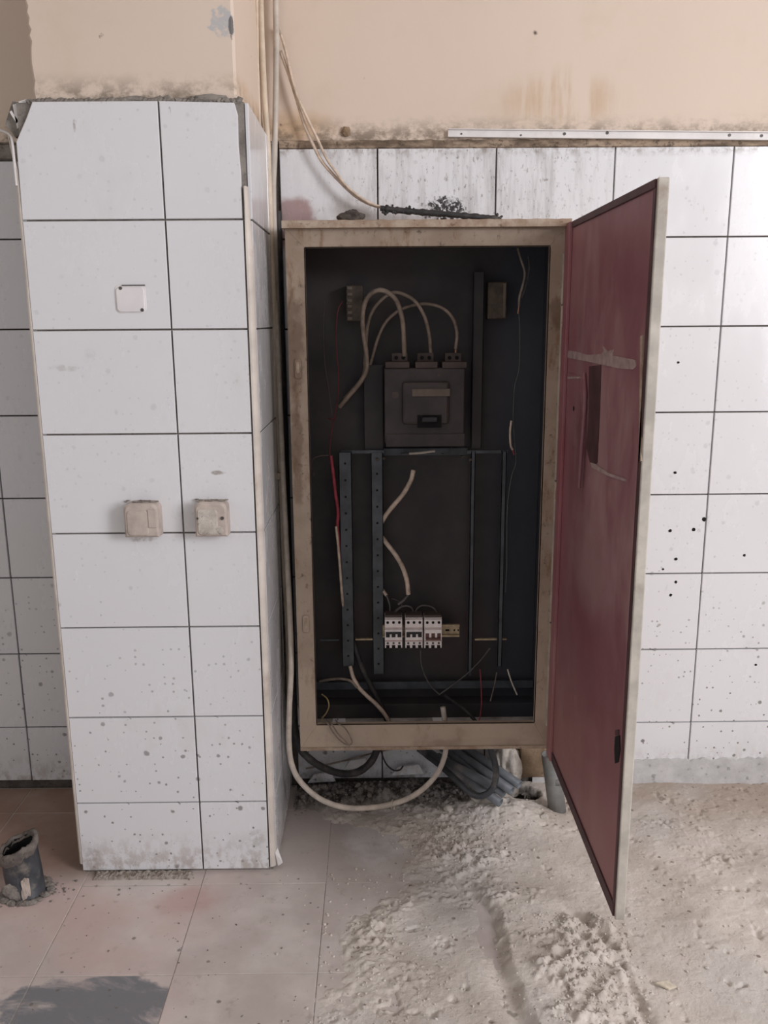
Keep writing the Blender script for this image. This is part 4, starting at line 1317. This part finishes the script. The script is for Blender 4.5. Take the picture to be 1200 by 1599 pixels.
# bottom left
cable('cream_cable', [(547, 1040, -.10), (552, 1058, -.11), (562, 1075, -.12), (575, 1088, -.125), (588, 1100, -.125), (603, 1118, -.12), (612, 1136, -.10)], 0.0062, M['cream_cable'], 'cream cable slanting down to the bottom plate from the first upright')
cable('cream_cable', [(500, 1064, -.07), (517, 1061, -.09), (534, 1060, -.105), (549, 1064, -.115), (558, 1074, -.125)], 0.0042, M['dim_cable'], 'soiled cream cable branching off toward the left inner side')
cable('black_cable', [(548, 990, -.06), (557, 1018, -.075), (567, 1046, -.085), (580, 1072, -.09), (592, 1095, -.09), (605, 1125, -.08)], 0.0085, M['black_cable'], 'black cable slanting behind the cream cable at the bottom')
cable('yellow_wire', [(503, 1084, -.14), (511, 1091, -.155), (514, 1102, -.165), (510, 1113, -.17), (503, 1122, -.175), (500, 1130, -.18)], 0.0022, M['yellow_cable'], 'short yellow wire curling in the bottom corner of cabinet', 'wire')
cable('hanging_wire', [(503, 1120, -.22), (512, 1130, -.258), (520, 1143, -.262), (530, 1155, -.264), (542, 1163, -.266), (550, 1160, -.266), (546, 1148, -.264), (538, 1136, -.262), (530, 1131, -.258), (524, 1124, -.22)], 0.0020, M['dim_cable'], 'thin looped wire hanging over the bottom frame edge', 'wire')
cable('hanging_wire', [(510, 1124, -.22), (519, 1132, -.257), (529, 1147, -.263), (540, 1158, -.268), (547, 1167, -.266)], 0.0017, M['dim_cable'], 'thin single wire draped over the bottom frame beside the loop', 'wire')
# bottom middle and right
cable('grey_wire', [(657, 1015, -.09), (658, 1035, -.10), (664, 1055, -.11), (674, 1072, -.12), (686, 1084, -.125)], 0.0022, M['grey_cable'], 'thin grey wire hanging below the small breakers', 'wire')
cable('grey_wire', [(766, 1012, -.08), (750, 1032, -.09), (730, 1052, -.10), (707, 1070, -.115), (686, 1085, -.13)], 0.0022, M['grey_cable'], 'thin grey wire slanting down from the third upright to the bottom', 'wire')
cable('black_cable', [(695, 1086, -.06), (712, 1098, -.09), (728, 1110, -.12), (745, 1128, -.14)], 0.0055, M['black_cable'], 'short black cable slanting down to the bottom plate')
cable('red_wire', [(750, 1045, -.07), (752, 1075, -.09), (752, 1105, -.12), (748, 1130, -.14)], 0.0018, M['red_cable'], 'thin dark red wire dropping to the bottom plate', 'wire')
cable('red_wire', [(776, 1050, -.07), (772, 1072, -.09), (766, 1095, -.11)], 0.0016, M['dim_cable'], 'thin brown wire dropping under the last upright', 'wire')
cable('white_wire', [(793, 1045, -.10), (799, 1064, -.11), (808, 1085, -.12)], 0.0024, M['white_cable'], 'short white wire slanting low beside the hinge side', 'wire')
# right side
cable('white_cable', [(809, 388, -.10), (814, 405, -.11), (820, 425, -.115), (817, 445, -.12), (812, 463, -.12), (811, 478, -.115)], 0.0034, M['dim_cable'], 'pale cable hanging from the top near the hinge side',
      tip=[(811, 478, -.115), (809, 490, -.11)], tipmat=M['copper'])
cable('white_cable', [(826, 400, -.09), (827, 420, -.10), (822, 445, -.11), (815, 465, -.115)], 0.0028, M['grey_cable'], 'greyish second cable beside the pale hanging cable')
cable('green_wire', [(810, 470, -.11), (812, 520, -.10), (811, 575, -.09), (804, 605, -.085), (802, 650, -.085), (804, 690, -.085), (806, 722, -.085), (799, 745, -.085), (793, 790, -.085), (792, 840, -.085), (792, 880, -.085), (790, 925, -.08)], 0.0013, M['green_cable'], 'long thin green wire running down the hinge side', 'wire')
cable('white_wire', [(799, 657, -.09), (797, 675, -.095), (798, 695, -.095), (801, 702, -.09)], 0.0032, M['cream_cable'], 'short thick whitish wire end beside the green wire', 'wire',
      tip=[(801, 702, -.09), (803, 710, -.085)], tipmat=M['red_cable'])

# gap between column and cabinet
cable('conduit_pipe', [(394, -520, -.075), (401, -250, -.075), (407, -12, -.075), (410, 80, -.075), (414, 160, -.075), (418, 220, -.075), (421, 300, -.08), (425, 400, -.09), (431, 560, -.10), (438, 720, -.11), (444, 880, -.12), (450, 1000, -.12), (452, 1120, -.11)], 0.0078, M['conduit'],
      'cream painted conduit running down in the corner beside the column', 'conduit', rough=0.02, seg=12)
cable('conduit_pipe', [(430, -520, -.035), (431, -250, -.035), (431, -12, -.035), (432, 60, -.035), (431, 150, -.035), (429, 240, -.035), (427, 300, -.035), (430, 400, -.04), (436, 560, -.05), (441, 720, -.06), (446, 900, -.07)], 0.0082, M['conduit2'],
      'greyish white conduit running down the corner next to cabinet', 'conduit', rough=0.02, seg=12)
cable('conduit_pipe', [(394, -520, -.10), (398, -250, -.10), (401, -12, -.10), (402, 70, -.10), (403, 140, -.10), (405, 200, -.10)], 0.0045, M['conduit'], 'thin cream conduit hugging the painted column flank', 'conduit', seg=10)
cable('black_cable', [(434, 330, -.02), (437, 480, -.03), (443, 640, -.05), (447, 800, -.06), (452, 950, -.09), (457, 1060, -.13), (460, 1130, -.17), (467, 1165, -.19), (485, 1186, -.19), (508, 1200, -.17), (535, 1208, -.14), (560, 1205, -.12), (580, 1189, -.10), (590, 1166, -.09), (592, 1140, -.09)], 0.0115, M['black_cable'],
      'thick black cable coming down the gap and looping up under the cabinet', rough=0.05, seg=10)
cable('white_cable', [(430, 470, -.09), (436, 600, -.11), (442, 740, -.13), (448, 860, -.16), (453, 960, -.20), (455, 1040, -.23), (452, 1110, -.26), (452, 1170, -.27), (460, 1205, -.275), (478, 1230, -.28), (505, 1250, -.285), (540, 1261, -.29), (580, 1261, -.285), (618, 1254, -.27), (650, 1240, -.245), (676, 1217, -.22), (691, 1192, -.20), (697, 1165, -.185), (696, 1135, -.18), (692, 1104, -.17)], 0.0082, M['white_cable'],
      'thick dirty white cable looping low under the cabinet and up inside', seg=12, rough=0.02)
q = at(613, 1255, -.272)
o = MB()
o.tube([q + Vector((0.012 * math.cos(a) * 0.25, 0.0105 * math.cos(a), 0.0105 * math.sin(a))) for a in np.linspace(0, 6.2, 10)] + [q + Vector((0.006, -0.012, -0.012))], 0.0022, 6, 3)
tag(o.build('wire_tie', M['white_cable'], None, org=q), 'white plastic tie knotted round the low looping cable', 'tie')
cable('grey_conduit', [(764, 1140, -.21), (767, 1170, -.22), (773, 1190, -.225), (775, 1212, -.235), (768, 1233, -.25), (752, 1243, -.25), (734, 1238, -.235), (714, 1219, -.20), (690, 1197, -.145), (668, 1180, -.09), (655, 1170, -.04)], 0.0098, M['darkpvc'], 'dark grey flexible conduit looping over the bundle of pipes', 'conduit', seg=12)
cable('grey_wire', [(594, 1166, -.05), (599, 1184, -.06), (606, 1196, -.07), (616, 1203, -.07), (625, 1202, -.06), (630, 1196, -.05)], 0.0026, M['black_cable'], 'thin black wire curling under the cabinet in front of the tiles', 'wire')
cable('grey_wire', [(478, 1200, -.03), (520, 1192, -.03), (560, 1182, -.03), (600, 1172, -.03), (640, 1166, -.03)], 0.0030, M['dim_cable'], 'thin soiled cable stretched along the tiles under cabinet', 'cable')
# cables looping from the corner down on to the cabinet top
cable('twin_cable', [(438, 80, -.02), (450, 112, -.028), (462, 150, -.03), (475, 193, -.032), (490, 227, -.034), (503, 252, -.036), (520, 272, -.04), (548, 300, -.045), (572, 316, -.05), (597, 324, -.055), (620, 327, -.06), (660, 331, -.065), (700, 335, -.07), (740, 338, -.07), (778, 341, -.07)], 0.0046, M['cream_cable'],
      'cream cable sagging from the corner on to the cabinet top', rough=0.06)
cable('twin_cable', [(436, 44, -.022), (447, 82, -.03), (461, 140, -.042), (478, 180, -.044), (496, 217, -.046), (510, 247, -.048), (526, 270, -.052), (540, 289, -.056), (560, 306, -.058), (580, 318, -.062), (600, 325, -.066)], 0.0038, M['cream_cable'],
      'second thinner cable sagging just above the cable to the cabinet top', rough=0.06)
m = MB()
m.tube([at(x, y, -.075) for x, y in ((594, 325), (610, 327), (640, 330), (680, 333), (715, 336), (750, 339), (783, 343))], 0.0085, 8, 8, 0.22)
tag(m.build('cable_wrap', M['black_cable'], None, org=at(783, 343, -.075)), 'burnt black tape sleeve round the cables lying along the cabinet top', 'sleeve')
m = MB()
for k in range(26):
    m.rock(at(random.gauss(620, 14), random.gauss(329, 3), -.078), random.uniform(0.003, 0.006), k, 1)
for k in range(16):
    m.rock(at(random.gauss(770, 9), random.gauss(340, 2.5), -.078), random.uniform(0.003, 0.006), k + 40, 1)
o = m.build('charred_flakes', M['black_cable'])
o['kind'] = 'stuff'
tag(o, 'charred flakes clinging to the burnt sleeve on the cabinet top', 'debris')

# stone on the cabinet top
q = at(549, 340, -.12)
tag(MB().rock((q.x, -.12, 1.7695), (0.034, 0.025, 0.019), 4, 3, 0.45, flat=1.7505).build('stone', M['grout'], None, org=(q.x, -.12, 1.751)), 'dark broken stone lying on the cabinet top under the cables', 'stone')
q = at(541, 206, -.004)
tag(MB().rock((q.x, -.006, q.z), (0.013, 0.012, 0.013), 6, 2, 0.4).build('plaster_lump', M['brown'], None, org=(q.x, -.002, q.z)), 'small brown plaster lump stuck on wall above the mortar ledge', 'plaster lump')

# ------------------------------------------------------------------ pipes and rubble under the cabinet
bundle = [((660, 1168, -.03), (782, 1254, -.235), 'grey plastic pipe reaching lowest at the front of the bundle'),
          ((684, 1182, -.06), (769, 1227, -.215), 'grey plastic pipe in the middle showing its open round end'),
          ((702, 1166, -.03), (800, 1235, -.205), 'grey plastic pipe lying just behind the open round end'),
          ((722, 1164, -.03), (812, 1226, -.19), 'grey plastic pipe reaching furthest toward the concrete lump'),
          ((690, 1166, -.025), (788, 1240, -.185), 'grey plastic pipe half hidden between the front and middle pipes')]
for i, (s, e, lab) in enumerate(bundle):
    a, b = at(*s), at(*e)
    tag(MB().pipe(a, b, 0.0138, 0.0112, 16).build('plastic_pipe', M['pvc'], None, org=b), lab, 'pipe', 'bundle of pipes under the cabinet')
q = at(788, 1190, -.06)
g = ground(q.x, -.06)
tag(MB().rock((q.x + 0.006, -.055, 0.09), (0.046, 0.045, 0.125), 2, 5, 0.42, flat=-0.005).build('concrete_lump', M['chunk'], None, org=(q.x, -.06, 0)), 'rough pale lump of concrete standing behind the pipe ends', 'concrete lump')
q = at(833, 1190, -.07)
a, b = at(813, 1212, -.072), at(852, 1160, -.072)
m = MB()
m.box((a.x, -.072, a.z - 0.008), (b.x + 0.006, -0.012, b.z + 0.03), ch=0.008)
bl = m.build('wooden_block', M['brown'], None, org=((a.x + b.x) / 2, -.06, a.z))
tag(bl, 'brown block wedged under the hinge corner of the cabinet', 'block')
a, b = at(872, 1246, -.17), at(862, 1178, -.17)
pb = thing('pipe_end', 'pale grey plastic pipe end standing behind the door foot', 'pipe', (a.x, -.17, 0))
MB().pipe((a.x, -.17, -0.004), (b.x - 0.004, -.165, b.z), 0.027, 0.024, 20).build('barrel', M['palepvc'], pb)
MB().pipe((a.x - .0015, -.168, b.z * 0.52), (a.x - .003, -.167, b.z * 0.62), 0.0295, 0.0265, 20).build('collar', M['palepvc'], pb)
# slab edge of broken white tile sticking out of the soil
for i, (px, py, w) in enumerate(((505, 1212, 0.05), (560, 1190, 0.045), (640, 1200, 0.06))):
    q = at(px, py, -.035)
    tag(MB().prism([(q.x - w, -.035, q.z - 0.02), (q.x + w * 0.8, -.03, q.z - 0.018), (q.x + w * 0.5, -.025, q.z + 0.012), (q.x - w * 0.6, -.03, q.z + 0.006)], (0, -0.008, 0), 0.001).build('tile_fragment', M['coltile'], None, org=(q.x, -.035, q.z)),
        ['broken white tile piece in the soil beside the black cable loop', 'broken white tile piece leaning on wall under the middle of cabinet', 'broken white tile piece in the soil next to the grey pipes'][i], 'tile piece', 'tile pieces under the cabinet')

# larger lumps one can count
lumps = [(700, 1268, 0.012, 'mortar lump below the low white cable loop'), (652, 1275, 0.010, 'small mortar lump nearest the clean floor tile'), (850, 1280, 0.011, 'mortar lump in front of the pale pipe end'),
         (745, 1262, 0.014, 'mortar lump right in front of the grey pipe ends')]
for i, (px, py, r, lab) in enumerate(lumps):
    q = atz(px, py, 0.01)
    g = ground(q.x, q.y)
    tag(MB().rock((q.x, q.y, g + r * 0.35), (r * 1.3, r, r * 0.8), 20 + i, 2, 0.4).build('mortar_lump', M['chunk'], None, org=(q.x, q.y, g)), lab, 'mortar lump', 'mortar lumps on the screed')
q = atz(1040, 1545, 0.005)
g = ground(q.x, q.y)
tag(MB().prism([(q.x - 0.022, q.y + 0.006, g + 0.006), (q.x + 0.004, q.y - 0.010, g + 0.003), (q.x + 0.022, q.y - 0.006, g + 0.006), (q.x + 0.006, q.y + 0.010, g + 0.009)], (0, 0, 0.004), 0.001).build('plaster_chip', M['leaf'], None, org=(q.x, q.y, g)),
    'pale flat plaster chip lying near the dug groove in the screed', 'chip')

# ------------------------------------------------------------------ pipe stub left of the column
q = atz(38, 1400, 0.0)
px_, py_ = q.x, q.y + 0.02
st = thing('drain_pipe', 'dark grey broken drain pipe stub standing out of the floor', 'drain pipe', (px_, py_, 0))
seg, R1 = 28, 0.047
vs = []
hs = []
for k in range(seg):
    a = 2 * math.pi * k / seg
    hs.append(0.142 + 0.017 * math.cos(a) + 0.004 * math.sin(a) + 0.010 * mnoise.noise(Vector((math.cos(a) * 2, math.sin(a) * 2, 1))))
lean = Vector((-0.012, 0.0, 0))
levels = [(0.0, 1.12), (0.012, 1.06), (0.03, 1.0), (0.5, 1.0), (0.78, 0.985), (0.80, 1.04), (1.0, 1.03)]
for (f, rr) in levels:
    for k in range(seg):
        a = 2 * math.pi * k / seg
        z = hs[k] * f
        j = 1 + 0.03 * mnoise.noise(Vector((math.cos(a) * 3, math.sin(a) * 3, f * 4)))
        vs.append((px_ + R1 * rr * j * math.cos(a) + lean.x * f, py_ + R1 * rr * j * math.sin(a), z))
nl = len(levels)
fs = [(i * seg + k, i * seg + (k + 1) % seg, (i + 1) * seg + (k + 1) % seg, (i + 1) * seg + k) for i in range(nl - 1) for k in range(seg)]
MB().add(vs, fs, True).build('barrel', M['darkpvc'], st)
vs = []
for (f, rr) in ((0.97, 0.86), (0.4, 0.86), (0.02, 0.86)):
    for k in range(seg):
        a = 2 * math.pi * k / seg
        vs.append((px_ + R1 * rr * math.cos(a) + lean.x * f, py_ + R1 * rr * math.sin(a), hs[k] * f + 0.002))
fs = [(i * seg + k, i * seg + (k + 1) % seg, (i + 1) * seg + (k + 1) % seg, (i + 1) * seg + k) for i in range(2) for k in range(seg)]
fs.append(tuple(2 * seg + k for k in range(seg)))
MB().add(vs, fs, True).build('bore', M['hole'], st)
mm = MB()
vs2 = []
for (f, rr) in ((-0.030, 1.03), (-0.020, 1.12), (-0.004, 1.13), (0.004, 1.06), (0.003, 0.90), (-0.012, 0.82)):
    for k in range(seg * 2):
        a = math.pi * k / seg
        kk = k // 2
        h_ = hs[kk] if k % 2 == 0 else (hs[kk] + hs[(kk + 1) % seg]) / 2
        j = 1 + 0.05 * mnoise.noise(Vector((math.cos(a) * 4, math.sin(a) * 4, f * 90)))
        dz = 0.005 * mnoise.noise(Vector((math.cos(a) * 5, math.sin(a) * 5, 3 + f * 30)))
        vs2.append((px_ + R1 * rr * j * math.cos(a) + lean.x, py_ + R1 * rr * j * math.sin(a), h_ + f + dz))
n2 = seg * 2
mm.add(vs2, [(i * n2 + k, i * n2 + (k + 1) % n2, (i + 1) * n2 + (k + 1) % n2, (i + 1) * n2 + k) for i in range(5) for k in range(n2)], True)
mm.build('cement_rim', M['rim'], st)
MB().rock((px_ + 0.016, py_ - R1 * 0.93, 0.045), (0.011, 0.006, 0.032), 3, 3, 0.6).build('cement_patch', M['socket'], st)
MB().rock((px_ - 0.014, py_ - R1 * 0.93, 0.03), (0.022, 0.006, 0.026), 5, 3, 0.5).build('cement_patch', M['mortar'], st)
mm = MB()
for k in range(60):
    a = random.uniform(0, 6.28)
    mm.rock((px_ + R1 * random.uniform(1.0, 1.35) * math.cos(a), py_ + R1 * random.uniform(1.0, 1.35) * math.sin(a), 0.004), (0.012, 0.010, 0.006), k, 1, 0.5)
o = mm.build('cement_collar', M['mortar'], st)
o['kind'] = 'stuff'

# drilled holes and splashes broken into the right-hand tiles
for (px, py, r) in ((1047, 829, .0055), (1084, 827, .006), (1100, 811, .007), (1056, 873, .005), (1056, 909, .005), (1048, 929, .005), (1036, 889, .0035), (1060, 566, .004), (1055, 738, .0045), (1163, 867, .0045), (1181, 1038, .004)):
    q = at(px, py, -0.0004)
    n = random.randint(7, 9)
    pts = []
    for k in range(n):
        a = -2 * math.pi * k / n
        rr = r * random.uniform(0.8, 1.15)
        pts.append((q.x - rr * math.cos(a), -0.0002, q.z - rr * math.sin(a)))
    MB().prism(pts[::-1], (0, -0.0009, 0)).build('drill_hole', M['hole'], wall_back)

# clip on the conduit half way down the gap
q = at(436, 741, -.10)
tag(MB().box((q.x - 0.006, -.128, q.z - 0.010), (q.x + 0.008, -.095, q.z + 0.010), ch=0.002).build('pipe_clip', M['rusty'], None, org=q), 'small rusty clip on the conduit half way down beside the cabinet', 'clip')
